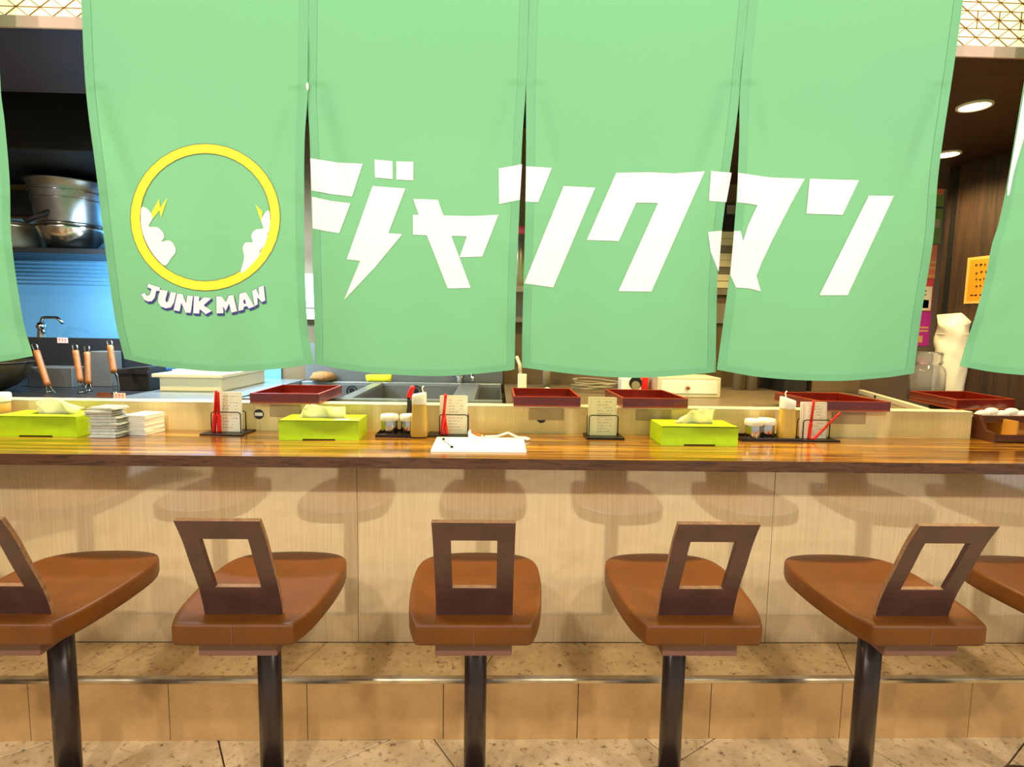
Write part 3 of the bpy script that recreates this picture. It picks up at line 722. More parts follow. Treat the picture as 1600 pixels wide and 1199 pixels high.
menu_holder(-.226, -.115, 2.292, 1.148, 1.072, .0, 'card_white', 'printed white order card behind the flat white board', 'black wire menu holder beside the left oil bottle, behind the white board', rnd, -.05, .002, -.05, .045)
pen((-.217, 2.262, ZC+.007), (-.202, 2.262, 1.158), 'red pen leaning left of the menu card behind the white board', .008)
pen((-.197, 2.262, ZC+.007), (-.207, 2.262, 1.075), 'shorter red pen in the menu holder behind the white board', .0075)
menu_holder(.385, .500, 2.285, 1.150, 1.078, .0, 'card_cream', 'printed cream order card standing between two dark red trays', 'black wire menu holder standing alone between two dark red trays, no pens', rnd, -.016, .022, -.06, .05, .008)
menu_holder(1.272, 1.382, 2.282, 1.142, 1.070, .04, 'card_white', 'printed white order card behind the crossed red pens', 'black wire menu holder beside the right oil bottle, crossed red pens before its card', rnd, -.035, .03, -.05, .045)
pen((1.290, 2.252, ZC+.007), (1.300, 2.250, 1.152), 'red pen standing upright in the right menu holder', .007)
pen((1.300, 2.240, ZC+.007), (1.412, 2.25, 1.104), 'red pen leaning slantwise across the right menu holder', .006)

def shaker(x, y, label, seed, z):
    t = thing('spice_shaker', (x, y, z), label, 'shaker', 'steel spice shakers')
    b = nb(); lathe(b, (x, y, z), [(.030, 0), (.0325, .003), (.0325, .060), (.030, .064)], 28); finish('steel_body', b, 'steel', t, True)
    b = nb(); lathe(b, (x, y, z), [(.0350, .058), (.0362, .060), (.0362, .076), (.033, .082), (.015, .084), (0, .0842)], 28, False); finish('white_lid', b, 'white_plastic', t, True)
    if seed:
        b = nb(); lathe(b, (x-.004, y-.0335, z+.026), [(0, -.006), (.004, -.003), (.0035, .002), (0, .009)], 8, False); finish('red_mark', b, 'ink_red', t)
    return t
def oil_bottle(x, y, ztop, rot, label, z):
    t = thing('oil_bottle', (x, y, z), label, 'bottle', 'amber oil bottles')
    def loft(bm, secs):
        R_ = []
        for w, d_, zz, sl in secs:
            ring = []
            for k in range(24):
                a = 2*math.pi*k/24; ca, sa = math.cos(a), math.sin(a)
                px_, py_ = w*math.copysign(abs(ca)**.55, ca), d_*math.copysign(abs(sa)**.55, sa)
                ring.append(bm.verts.new((x+px_, y+py_, zz+sl*px_/w)))
            R_.append(ring)
        for A, B in zip(R_, R_[1:]):
            for k in range(24): bm.faces.new((A[k], A[(k+1) % 24], B[(k+1) % 24], B[k]))
        bm.faces.new(R_[0][::-1]); bm.faces.new(R_[-1]); rotz(bm, bm.verts, (x, y), rot)
    zn = ztop-.042
    b = nb(); loft(b, [(.032, .026, z, 0), (.034, .028, z+.004, 0), (.033, .027, z+.04, 0), (.027, .023, zn-.004, 0), (.0265, .023, zn, 0)]); finish('amber_body', b, 'oil_amber', t, True)
    s_ = .005 if rot >= 0 else -.008
    b = nb(); loft(b, [(.0275, .024, zn, 0), (.0285, .025, zn+.003, 0), (.0285, .025, ztop-.006, s_), (.026, .022, ztop, s_)]); finish('white_cap', b, 'bottle_frost', t, True)
    b = nb(); sx = .014 if rot >= 0 else -.010
    tube(b, [(x+sx, y, ztop-.002), (x+sx+.001, y, ztop+.010), (x+sx-.003, y, ztop+.017), (x+sx-.001, y, ztop+.024), (x+sx+.004, y, ztop+.03)], .0026, 8); finish('pour_spout', b, 'bottle_frost', t, True)
def cond_tray(x0_, x1_, y0_, y1_, label):
    t = thing('condiment_tray', ((x0_+x1_)/2, (y0_+y1_)/2, ZC), label, 'tray', 'condiment trays')
    b = nb(); box(b, x0_, x1_, y0_, y1_, ZC, ZC+.004); finish('tray_floor', b, 'tray_dark', t)
    for q in ((x0_, x1_, y0_, y0_+.004), (x0_, x1_, y1_-.004, y1_), (x0_, x0_+.004, y0_+.004, y1_-.004), (x1_-.004, x1_, y0_+.004, y1_-.004)):
        b = nb(); box(b, *q, ZC+.004, ZC+.014); finish('tray_rim', b, 'tray_dark', t, bevel=.001)
ZT = ZC+.0042
cond_tray(-.478, -.282, 2.222, 2.335, 'black condiment tray right of the middle-left tissue box')
shaker(-.430, 2.272, 'steel spice shaker with white lid, nearest the middle-left tissue box', 0, ZT)
shaker(-.352, 2.275, 'steel spice shaker with white lid, left of the left oil bottle', 1, ZT)
oil_bottle(-.305, 2.238, 1.162, .03, 'amber oil bottle with white cap on the left condiment tray', ZT)
t = thing('sauce_bottle', (-.352, 2.318, ZT), 'small black sauce bottle with tilted red cap behind the left shakers', 'bottle')
b = nb(); lathe(b, (-.356, 2.318, ZT), [(.014, 0), (.016, .004), (.016, .07), (.013, .09), (.010, .11), (.011, .150)], 20); finish('dark_bottle', b, 'sauce_black', t, True)
b = nb(); tube(b, [(-.358, 2.318, ZT+.146), (-.353, 2.318, ZT+.163), (-.345, 2.316, ZT+.182), (-.340, 2.314, ZT+.192)], .013, 14, r2=.009); finish('red_cap', b, 'red_plastic', t, True)
b = nb(); tube(b, [(-.335, 2.316, ZT+.186), (-.326, 2.316, ZT+.180), (-.322, 2.316, ZT+.165)], .0015, 6); finish('cap_strap', b, 'wire_black', t)
cond_tray(1.000, 1.250, 2.226, 2.335, 'black condiment tray right of the third tissue box')
shaker(1.062, 2.262, 'steel spice shaker with white lid beside the third tissue box', 0, ZT)
shaker(1.126, 2.285, 'steel spice shaker with white lid left of the right oil bottle', 1, ZT)
oil_bottle(1.196, 2.258, 1.160, -.05, 'amber oil bottle with white cap and bent spout on the right condiment tray', ZT)

# white board with small handset and cord
t = thing('white_board', (-.06, 2.10, ZC), 'white flat board lying on the counter before the left condiment tray', 'board')
b = nb(); prism(b, [(-.228, 1.967), (.112, 1.973), (.112, 2.215), (-.232, 2.215)], lambda p: (*p, ZC), lambda p: (*p, ZC+.007)); finish('board_slab', b, 'white_plastic', t, bevel=.001)
c0 = atz(702, 697, ZC+.007)
b = nb(); ZB = ZC+.0075
p_, q_ = atz(693, 687.5, ZB), atz(706, 700, ZB)
tube(b, [(p_.x, p_.y, ZB+.003), (p_.x+.004, p_.y-.03, ZB+.003), ((p_.x+q_.x)/2, (p_.y+q_.y)/2, ZB+.002), (q_.x, q_.y, ZB+.002)], .0012, 6)
for w in (p_, q_): lathe(b, (w.x, w.y, ZB-.0005), [(.005, 0), (.006, .003), (.004, .008), (0, .009)], 10)
simple('earphone_pair', 'tiny dark earpieces joined by a wire on the white board', 'earphones', b, 'wire_black', (p_.x, p_.y, ZB))
t = thing('card_reader', (-.06, 2.14, ZB), 'small white handset lying on the white board', 'handset')
c_ = atz(745, 688, ZB); t.location = (c_.x, c_.y, ZB)
b = nb(); prism(b, [(-.035, 0), (.03, 0), (.034, .008), (.03, .014), (-.002, .018), (-.04, .036), (-.046, .030)], lambda p: (c_.x+p[0]*.75, c_.y-.02, ZB+p[1]), lambda p: (c_.x+p[0]*.75, c_.y+.035, ZB+p[1])); finish('reader_body', b, 'white_plastic', t, bevel=.003)
b = nb(); prism(b, [(-.030, .0325), (-.004, .0195), (.022, .0165), (.024, .0175), (-.003, .0215), (-.030, .0345)], lambda p: (c_.x+p[0]*.75, c_.y-.012, ZB+p[1]), lambda p: (c_.x+p[0]*.75, c_.y+.028, ZB+p[1])); finish('reader_slot', b, 'handle_wood', t)
b = nb(); pts = [atz(x, y, ZB+.002) for x, y in ((757, 683), (777, 681))]
tube(b, [(pts[0].x, pts[0].y, ZB+.003), (pts[1].x, pts[1].y-.02, ZB+.004), (.05, 2.18, ZB+.026), (.09, 2.20, ZB+.004), (.115, 2.21, ZB+.002), (.135, 2.2, ZC+.006), (.128, 2.18, ZC+.006), (.112, 2.185, ZB+.003)], .0042, 8)
simple('charging_cable', 'white cord curling off the right end of the white board', 'cord', b, 'white_plastic', (.1, 2.2, ZC), smooth=True)

# stickers and plates on the upstand
def disc(bm, c, r, y0_, y1_, n=24):
    prism(bm, [(c[0]+r*math.cos(2*math.pi*k/n), c[1]+r*math.sin(2*math.pi*k/n)) for k in range(n)], lambda p: (p[0], y0_, p[1]), lambda p: (p[0], y1_, p[1]))
for i, (px, py, r, lb) in enumerate(((404.5, 647.5, .021, 'round black sticker with white squares on the upstand left of the tissue box'), (846, 654, .020, 'round black sticker half hidden under the plate below the second tray'))):
    c_ = at(px, py, YP); t = thing('round_sticker', (c_.x, YP, c_.z), lb, 'sticker', 'round stickers on the upstand')
    b = nb(); disc(b, (c_.x, c_.z), r, YP-.0006, YP); finish('sticker_disc', b, 'sticker_dark', t)
    for dx, dz, w in ((-.011, .0, .006), (.005, 0, .011)):
        b = nb(); box(b, c_.x+dx-w, c_.x+dx+w, YP-.0009, YP-.0006, c_.z+dz-.007, c_.z+dz+.007); finish('printed_mark', b, 'card_white', t)
for px0, px1, py0, py1, lb in ((826, 881, 639, 656, 'beige plastic plate on the upstand below the second dark red tray'), (993, 1049, 640, 657, 'beige plastic plate on the upstand left of the third tissue box'), (422, 470, 631, 651, 'beige plastic plate on the upstand below the first dark red tray'), (1299, 1353, 645, 662, 'beige plastic plate on the upstand below the fourth dark red tray')):
    p, q_ = at(px0, py1, YP), at(px1, py0, YP)
    b = nb(); box(b, p.x, q_.x, YP-.004, YP, p.z, min(q_.z, ZP-.010))
    simple('socket_plate', lb, 'plate', b, 'beige_plate', ((p.x+q_.x)/2, YP, p.z), 'plates on the upstand', bevel=.002)

# dark red lacquer trays on the ledge
def tray(P, label, h_=.040):
    (x0_, y0_), (x1_, y1_), (x2_, y2_), (x3_, y3_) = P      # front left, front right, back right, back left
    c_ = (sum(p[0] for p in P)/4, sum(p[1] for p in P)/4, ZP)
    t = thing('serving_tray', c_, label, 'tray', 'dark red serving trays on the upstand')
    b = nb(); prism(b, P, lambda p: (*p, ZP+.0006), lambda p: (*p, ZP+.006)); finish('tray_floor', b, 'lacquer_lip', t)
    b = nb(); prism(b, [(c_[0]+(p[0]-c_[0])*.93, c_[1]+(p[1]-c_[1])*.93) for p in P], lambda p: (*p, ZP+.006), lambda p: (*p, ZP+.0075)); finish('tray_inlay', b, 'lacquer', t)
    V = [Vector(p) for p in P]; cv = Vector(c_[:2])
    for k in range(4):
        A, B = V[k], V[(k+1) % 4]; d_ = (B-A).normalized(); n_2 = Vector((-d_.y, d_.x))
        if (cv-A).dot(n_2) < 0: n_2 = -n_2
        A2, B2 = A+d_*.0002, B-d_*.0002
        q4 = [A2, B2, B2+n_2*.007-d_*.007, A2+n_2*.007+d_*.007]
        b = nb(); prism(b, [tuple(v) for v in q4], lambda p: (*p, ZP+.006), lambda p: (*p, ZP+h_)); w = finish('tray_side', b, 'lacquer', t)
        b = nb(); prism(b, [tuple(v) for v in q4], lambda p: (*p, ZP+h_), lambda p: (*p, ZP+h_+.0022)); finish('side_lip', b, 'lacquer_lip', w)
    return t
def tr(x0_, x1_, y0_, y1_, dx, label): tray([(x0_, y0_), (x1_, y0_+.004), (x1_+dx, y1_), (x0_+dx, y1_)], label)
tr(-1.005, -.726, 2.312, 2.66, .0, 'dark red lacquer tray on the ledge behind the middle-left tissue box')
tr(.074, .354, 2.322, 2.66, .0, 'dark red lacquer tray on the ledge above a half-hidden round sticker')
tr(.530, .806, 2.318, 2.66, -.01, 'dark red lacquer tray on the ledge before the white drawer box')
tr(1.352, 1.660, 2.300, 2.64, -.02, 'dark red lacquer tray on the ledge behind the right menu holder')
a_, b_, c_ = atz(1420, 625, ZP), atz(1494, 641, ZP), atz(1532, 640, ZP)
tray([(b_.x, b_.y), (c_.x+.17, c_.y+.02), (a_.x+.3, a_.y+.02), (a_.x, a_.y)], 'dark red lacquer tray at the right end, seen from its long side', .044)

# spoon rack at the right end
t = thing('spoon_rack', (2.22, 2.33, ZC), 'dark wooden spoon rack with sloping sides at the right counter end', 'rack')
x0_, x1_, y0_, y1_ = 2.075, 2.42, 2.255, 2.415
side = [(y0_, ZC), (y1_, ZC), (y1_, ZC+.105), (y0_+.085, ZC+.105), (y0_+.045, ZC+.045), (y0_, ZC+.040)]
for xa in (x0_, x1_-.012):
    b = nb(); prism(b, side, lambda p: (xa, *p), lambda p: (xa+.012, *p)); finish('side_panel', b, 'rack_wood', t, bevel=.001)
b = nb(); box(b, x0_+.012, x1_-.012, y0_, y0_+.01, ZC+.004, ZC+.034); finish('front_rail', b, 'rack_wood', t, bevel=.001)
b = nb(); box(b, x0_+.012, x1_-.012, y0_+.01, y1_-.01, ZC+.006, ZC+.014); finish('rack_floor', b, 'rack_inner', t)
b = nb(); box(b, x0_+.012, x1_-.012, y1_-.01, y1_, ZC+.004, ZC+.103); finish('back_panel', b, 'rack_inner', t)
b = nb(); box(b, x0_+.012, x1_-.012, y0_+.075, y0_+.085, ZC+.075, ZC+.103); finish('upper_rail', b, 'rack_wood', t, bevel=.001)
b = nb(); box(b, x0_+.10, x0_+.108, y0_+.01, y1_-.01, ZC+.014, ZC+.09); finish('divider', b, 'rack_inner', t)
b = nb(); box(b, x0_+.012, x1_-.012, y0_+.085, y1_-.01, ZC+.072, ZC+.080); finish('upper_shelf', b, 'rack_inner', t)
for k in range(6):
    x = x0_+.035+k*.045; y = y0_+.118+.006*(k % 2); zz = ZC+.082+(.01 if k % 2 else 0)
    t = thing('soup_spoon', (x, y, zz), 'white ceramic soup spoon number %s from the left in the spoon rack' % ['one', 'two', 'three', 'four', 'five', 'six'][k], 'spoon', 'white soup spoons in the rack')
    b = nb(); V = []
    for j in range(9):
        ph = math.pi*j/8; r_ = .024*math.sin(ph)
        V.append([b.verts.new((x+.024*-math.cos(ph)*1.35+.01, y+r_*math.cos(a)*.62, zz+.012+r_*(math.sin(a))*.75+.010)) for a in [math.pi*2*i/14 for i in range(14)]])
    for A, B in zip(V, V[1:]):
        for i in range(14): b.faces.new((A[i], A[(i+1) % 14], B[(i+1) % 14], B[i]))
    bmesh.ops.remove_doubles(b, verts=b.verts, dist=1e-5); finish('spoon_bowl', b, 'white_plastic', t, True)
    b = nb(); tube(b, [(x-.02, y, zz+.022), (x-.035, y, zz+.014), (x-.05, y, zz+.006)], .005, 8); finish('spoon_handle', b, 'white_plastic', t, True)

# ------------------------------------------------------------------ kitchen behind the upstand
ZK = 1.083
def kbox(name, label, cat, x0_, x1_, y0_, y1_, z0_, z1_, m, bevel=.003, group=None):
    b = nb(); box(b, x0_, x1_, y0_, y1_, z0_, z1_); return simple(name, label, cat, b, m, ((x0_+x1_)/2, (y0_+y1_)/2, z0_), group, bevel=bevel)
# left: noodle boiler worktop
kw = thing('boiler_bench', (-2.2, 2.9, 0), 'dark steel cooking bench behind the counter at the left', 'bench')
b = nb(); box(b, -3.3, -1.66, 2.421, 3.44, .0, ZK); finish('bench_body', b, 'steel_dark', kw)
b = nb(); box(b, -3.3, -1.16, 2.412, 2.42, ZK-.05, ZK+.012); simple('bench_lip', 'steel front strip of the cooking bench above the upstand ledge', 'strip', b, 'steel_grey', (-2.2, 2.416, ZK-.05))
g0, g1 = at(45, 527, 3.1), at(232, 527, 3.1)
b = nb(); box(b, g0.x-.02, g1.x, 3.1, 3.13, ZK, g0.z); kg = thing('boiler_guard', (g0.x, 3.1, ZK), 'dark steel boiler boxes and back guard behind the strainer handles', 'boiler'); finish('back_guard', b, 'steel_dark', kg, bevel=.004)
g2, g3 = at(43, 574, 2.95), at(112, 574, 2.95)
b = nb(); box(b, g2.x, g3.x, 2.95, 3.09, ZK, g2.z); finish('boiler_box', b, 'steel_grey', kg, bevel=.004)
g2, g3 = at(140, 549, 3.0), at(172, 549, 3.0)
b = nb(); box(b, g2.x, g3.x, 3.0, 3.09, ZK, g2.z); finish('boiler_box', b, 'steel_grey', kg, bevel=.004)
for (px0, px1, py0, py1, Y_, lb) in ((90, 106, 528, 536, 3.098, 'small pink warning label with red characters on the back guard'), (178, 196, 614.5, 623.5, 2.411, 'small pink warning label with red characters on the bench front'), (152, 174, 614, 621, 2.411, 'small dark red label left of the pink one on the bench front')):
    p, q_ = at(px0, py1, Y_), at(px1, py0, Y_); t = thing('warning_label', (p.x, Y_, p.z), lb, 'label', 'warning labels in the kitchen')
    dk = 'dark red' in lb
    b = nb(); box(b, p.x, q_.x, Y_-.001, Y_, p.z, q_.z); finish('label_sheet', b, 'lacquer' if dk else 'pink_label', t)
    if not dk:
        w = (q_.x-p.x); h_ = q_.z-p.z
        for k in range(3):
            for dz in (.25, .5, .72):
                b = nb(); box(b, p.x+w*(.12+.28*k), p.x+w*(.30+.28*k), Y_-.0014, Y_-.001, p.z+h_*dz, p.z+h_*(dz+.12)); finish('printed_stroke', b, 'ink_red', t)
for k, (xa, ya, xb, yb, lb) in enumerate(((57, 549, 75, 603, 'leaning'), (118, 549, 126, 597, 'second'), (136, 551, 138, 600, 'third'), (172, 541, 178, 582, 'rightmost'))):
    Y_ = (2.78, 2.78, 2.86, 2.78)[k]
    p, q_ = at(xa, ya, Y_), at(xb, yb, Y_-.05); d_ = (q_-p)
    t = thing('noodle_strainer', q_, 'wooden noodle strainer handle, %s of the row behind the white tissue' % lb, 'strainer', 'noodle strainers')
    b = nb(); tube(b, [p, p+d_*.1, p+d_*.5, p+d_*.9, q_], .0135, 10); finish('wooden_handle', b, 'handle_wood', t, True)
    for s_ in (-1, 1):
        b = nb(); tube(b, [q_+Vector((s_*.008, 0, 0)), q_+d_*.12+Vector((s_*.014, 0, 0)), Vector((q_.x+s_*.016+d_.x*.2, q_.y, ZK))], .0025, 6); finish('wire_leg', b, 'steel', t)
    b = nb(); tube(b, [p+Vector((-.010, 0, 0)), p-d_*.18+Vector((-.012, 0, 0)), p-d_*.25, p-d_*.18+Vector((.012, 0, 0)), p+Vector((.010, 0, 0))], .0028, 6); finish('hook_wire', b, 'steel', t, True)
    b = nb(); lathe(b, (q_.x, q_.y, ZK), [(.012, 0), (.017, .004), (.016, .008), (.006, .004)], 20); finish('basket_rim', b, 'steel', t, True)
g0, g1 = at(178, 577, 2.85), at(232, 573, 2.85)
t = thing('black_pan', ((g0.x+g1.x)/2, 2.8, ZK), 'black rectangular pan behind the white plastic container', 'pan')
b = nb(); prism(b, [(g0.x+.02, ZK), (g1.x, ZK), (g1.x, g1.z), (g0.x, g0.z), (g0.x, g0.z-.02)], lambda p: (p[0], 2.85, p[1]), lambda p: (p[0], 3.0, p[1])); finish('pan_body', b, 'black', t, bevel=.004)
b = nb(); box(b, g0.x-.004, g1.x, 2.842, 2.85, g0.z-.022, g0.z-.004); finish('pan_rim', b, 'steel_dark', t)
q = at(0, 605, 2.75)
t = thing('wok_pot', (q.x-.06, 2.74, ZK), 'dark olive rounded pot below the left curtain', 'pot')
b = nb(); lathe(b, (q.x-.06, 2.74, ZK), [(.06, 0), (.12, .03), (.165, .08), (.185, .14), (.18, .145), (.11, .05), (0, .03)], 32, False); finish('pot_body', b, 'wok_dark', t, True)
b = nb(); tube(b, [(q.x-.06+.185*math.cos(a), 2.74+.185*math.sin(a), ZK+.142) for a in [math.pi*2*k/32 for k in range(33)]], .005, 6); finish('pot_rim', b, 'wok_dark', t, True)
# chrome faucet
q = at(66, 526, 3.3); t = thing('kitchen_faucet', (q.x, 3.3, q.z), 'chrome faucet with a bent spout before the blue steel wall', 'faucet')
b = nb(); lathe(b, (q.x, 3.3, q.z-.06), [(.026, 0), (.024, .06), (.02, .10), (.028, .115), (.018, .14)], 18); finish('faucet_body', b, 'steel', t, True)
p1_, p2_, p3_ = at(66, 497, 3.3), at(90, 497, 3.27), at(98, 505, 3.26)
b = nb(); tube(b, [(q.x, 3.3, q.z+.08), p1_, p1_+Vector((.02, 0, .004)), p2_, p3_], .009, 10); finish('spout', b, 'steel', t, True)
b = nb(); tube(b, [(q.x, 3.29, q.z+.06), (q.x+.04, 3.26, q.z+.045), (q.x+.05, 3.25, q.z+.02)], .007, 8); finish('lever', b, 'steel', t, True)
b = nb(); box(b, q.x-.3, q.x+.9, 3.24, 3.36, q.z-.14, q.z-.055); simple('faucet_ledge', 'steel ledge carrying the chrome faucet', 'ledge', b, 'steel_dark', (q.x, 3.3, q.z-.14))
# blue steel wall sheet with raised bars imitating reflected lines, shelf above
s0, s1 = at(0, 400, 3.48), at(0, 530, 3.48)
ws = thing('steel_wall_sheet', (-2.3, 3.49, 1.1), 'bluish stainless sheet on the kitchen back wall at the left', 'panel')
b = nb(); box(b, XL, -1.32, 3.484, 3.4985, ZK, 2.02); finish('sheet', b, 'steel_blue', ws)
for k in range(8):
    z = at(100, 402+k*6, 3.47).z; b = nb(); tube(b, [(XL, 3.482, z), (-1.32, 3.482, z)], .0055, 8); finish('reflection_bar', b, 'steel_blue', ws, True)
sh0 = at(60, 387, 3.12)
sf = thing('pot_shelf', (-2.3, 3.3, sh0.z-.03), 'dark steel shelf holding pots high on the left kitchen wall', 'shelf')
b = nb(); box(b, XL, -1.4, 3.12, 3.48, sh0.z-.028, sh0.z); finish('shelf_board', b, 'steel_dark', sf, bevel=.003)
u0 = at(60, 296, 3.42); b = nb(); box(b, XL, -1.4, 3.45, 3.475, u0.z-.14, u0.z); tag(finish('hood_duct', b, 'steel_dark', None, base=(-2.4, 3.44, u0.z-.14), bevel=.004), 'dark steel duct running behind the stacked pots', 'duct')
c_ = at(115, 387, 3.24)
t = thing('mixing_bowl', (c_.x, 3.24, sh0.z), 'shiny round steel mixing bowl under the flared pot on the shelf', 'bowl')
b = nb(); lathe(b, (c_.x, 3.24, sh0.z), [(.06, 0), (.105, .02), (.14, .06), (.158, .105), (.162, .128), (.156, .128), (.13, .06), (0, .012)], 40, False); finish('bowl_shell', b, 'steel', t, True)
b = nb(); tube(b, [(c_.x+.162*math.cos(a), 3.24+.162*math.sin(a), sh0.z+.129) for a in [math.pi*2*k/40 for k in range(41)]], .004, 6); finish('bowl_rim', b, 'steel', t, True)
zz = sh0.z+.134
t = thing('flared_pot', (c_.x, 3.24, zz), 'tall flared stainless pot resting on the mixing bowl', 'pot')
b = nb(); lathe(b, (c_.x, 3.24, zz), [(.150, 0), (.155, .01), (.170, .12), (.174, .13), (.182, .17), (.190, .215), (.204, .222), (.186, .218), (.165, .12), (.14, .01), (0, .008)], 40, False); finish('pot_shell', b, 'steel_brushed', t, True)
for zr in (.125, .165):
    b = nb(); r_ = .174+(zr-.125)*.2; tube(b, [(c_.x+r_*math.cos(a), 3.24+r_*math.sin(a), zz+zr) for a in [math.pi*2*k/40 for k in range(41)]], .003, 6); finish('pot_bead', b, 'steel', t, True)
p, q_ = at(78, 330, 3.09), at(38, 346, 3.03)
b = nb(); tube(b, [p+Vector((.02, .05, 0)), p, q_], .014, 10); finish('pot_handle', b, 'black', t, True)
c_ = at(26, 387, 3.30)
t = thing('aluminium_pot', (c_.x-.05, 3.30, sh0.z), 'dull aluminium cooking pot left of the mixing bowl on the shelf', 'pot')
b = nb(); lathe(b, (c_.x-.05, 3.30, sh0.z), [(.165, 0), (.175, .01), (.175, .115), (.182, .12), (.182, .135), (.170, .135), (.165, .02), (0, .012)], 40, False); finish('pot_shell', b, 'alu', t, True)
b = nb(); lathe(b, (c_.x-.05, 3.30, sh0.z+.136), [(.184, 0), (.184, .006), (.12, .022), (0, .026)], 40, False); finish('pot_lid', b, 'alu', t, True)
b = nb(); box(b, -2.9, -1.55, 2.75, 3.45, 2.21, 2.60); simple('range_hood', 'black range hood in the dark above the pots', 'hood', b, 'black', (-2.2, 3.1, 2.21), bevel=.006)

# white plastic container
p, q_, r_ = atz(242, 611, 1.10), atz(345, 612, 1.10), atz(418, 597, 1.10)
t = thing('food_container', ((p.x+q_.x)/2, 2.95, 1.10), 'cream plastic food container with lid behind the upstand', 'container')
b = nb(); prism(b, [(p.x+.012, 2.735), (q_.x, 2.735), (q_.x+.012, 3.22), (p.x+.02, 3.22)], lambda v: (*v, 1.096), lambda v: (*v, 1.165)); finish('tub', b, 'cream_plastic', t, bevel=.006)
b = nb(); prism(b, [(p.x-.012, 2.715), (q_.x+.015, 2.715), (q_.x+.02, 3.24), (p.x, 3.24)], lambda v: (*v, 1.165), lambda v: (*v, 1.182)); finish('lid', b, 'cream_plastic', t, bevel=.003)
b = nb(); prism(b, [(p.x+.06, 2.76), (q_.x-.03, 2.76), (q_.x-.02, 3.2), (p.x+.07, 3.2)], lambda v: (*v, 1.182), lambda v: (*v, 1.20)); finish('lid_top', b, 'white_plastic', t, bevel=.003)
b = nb(); box(b, -1.66, -1.16, 2.42, 3.44, 0, 1.096); simple('steel_side_bench', 'light steel bench carrying the cream food container', 'bench', b, 'bright_rim', (-1.4, 2.9, 0))
# sinks
sk = thing('double_sink', (-.6, 3.0, 0), 'stainless double sink behind the upstand in the middle', 'sink')
xa, xb, xc_ = -1.155, -.70, .03
ya_, yb_ = 2.62, 3.36
b = nb(); box(b, xa, xc_, 2.42, ya_-.05, .8, 1.082); finish('front_apron', b, 'steel_grey', sk)
b = nb(); box(b, xa, xc_, ya_-.05, ya_, 1.07, 1.092); finish('front_rim', b, 'bright_rim', sk, bevel=.003)
b = nb(); box(b, xa, xc_, yb_, yb_+.045, 1.07, 1.092); finish('rear_rim', b, 'bright_rim', sk, bevel=.003)
b = nb(); box(b, xb-.028, xb+.028, ya_, yb_, 1.07, 1.0905); finish('middle_rim', b, 'bright_rim', sk, bevel=.003)
b = nb(); box(b, -.215, -.10, ya_, yb_, 1.07, 1.0905); finish('right_rim', b, 'bright_rim', sk, bevel=.003)
for (u0_, u1_, dz) in ((xa, xb-.028, .93), (xb+.028, -.215, .93), (-.10, xc_, .97)):
    b = nb(); box(b, u0_, u1_, ya_, yb_, dz-.01, dz); box(b, u0_, u0_+.006, ya_, yb_, dz, 1.07); box(b, u1_-.006, u1_, ya_, yb_, dz, 1.07); box(b, u0_+.006, u1_-.006, ya_, ya_+.006, dz, 1.07); box(b, u0_+.006, u1_-.006, yb_-.006, yb_, dz, 1.07)
    bs = finish('basin', b, 'steel_grey', sk)
    if dz < .95:
        b = nb(); dq = at(550 if u0_ < -1 else 650, 611, yb_-.006); tube(b, [(dq.x+.030*math.cos(a), yb_-.009, dq.z+.030*math.sin(a)) for a in [math.pi*2*k/24 for k in range(25)]], .004, 6); finish('overflow_ring', b, 'drain_dark', bs, True)
        b = nb(); disc(b, (dq.x, dq.z), .016, yb_-.010, yb_-.005); finish('overflow_plug', b, 'drain_dark', bs)
b = nb(); box(b, -1.155, .04, 3.44, 3.47, ZK, 1.32); simple('sink_splashback', 'grey steel splashback behind the double sink', 'panel', b, 'steel_grey', (-.5, 3.45, ZK))
q = at(485, 597, 3.2)
t = nb(); lathe(t, (q.x+.02, 3.375, 1.0925), [(.03, 0), (.07, .012), (.075, .03), (.06, .05), (.02, .058), (0, .058)], 20, False)
for v in t.verts: v.co.x += .008*math.sin(v.co.z*90+v.co.y*60)
simple('brown_sponge', 'brown round scrubbing sponge on the sink rim', 'sponge', t, 'sponge_brown', (q.x, 3.37, 1.092), smooth=True)
p, q_ = at(573, 598, 3.38), at(611, 598, 3.38)
b = nb(); tube(b, [(p.x, 3.383, 1.112), (p.x+.02, 3.383, 1.116), (q_.x-.02, 3.383, 1.117), (q_.x, 3.383, 1.116)], .0215, 12)
simple('yellow_cloth', 'rolled bright yellow cloth on the rear sink rim', 'cloth', b, 'cloth_yellow', ((p.x+q_.x)/2, 3.383, 1.092), smooth=True)
q = at(718, 600, 3.37); t = thing('sink_tap', (q.x, 3.40, 1.092), 'chrome sink tap at the right end of the double sink', 'faucet')
b = nb(); lathe(b, (q.x, 3.385, 1.092), [(.022, 0), (.02, .03), (.03, .04), (.034, .06), (.02, .075)], 16); finish('tap_body', b, 'steel', t, True)
b = nb(); tube(b, [(q.x, 3.385, 1.15), (q.x+.05, 3.36, 1.165), (q.x+.08, 3.30, 1.15), (q.x+.085, 3.26, 1.12)], .011, 10); finish('tap_spout', b, 'steel', t, True)
b = nb(); tube(b, [(q.x-.045, 3.385, 1.14), (q.x+.03, 3.385, 1.155)], .012, 8); finish('tap_handle', b, 'steel', t, True)
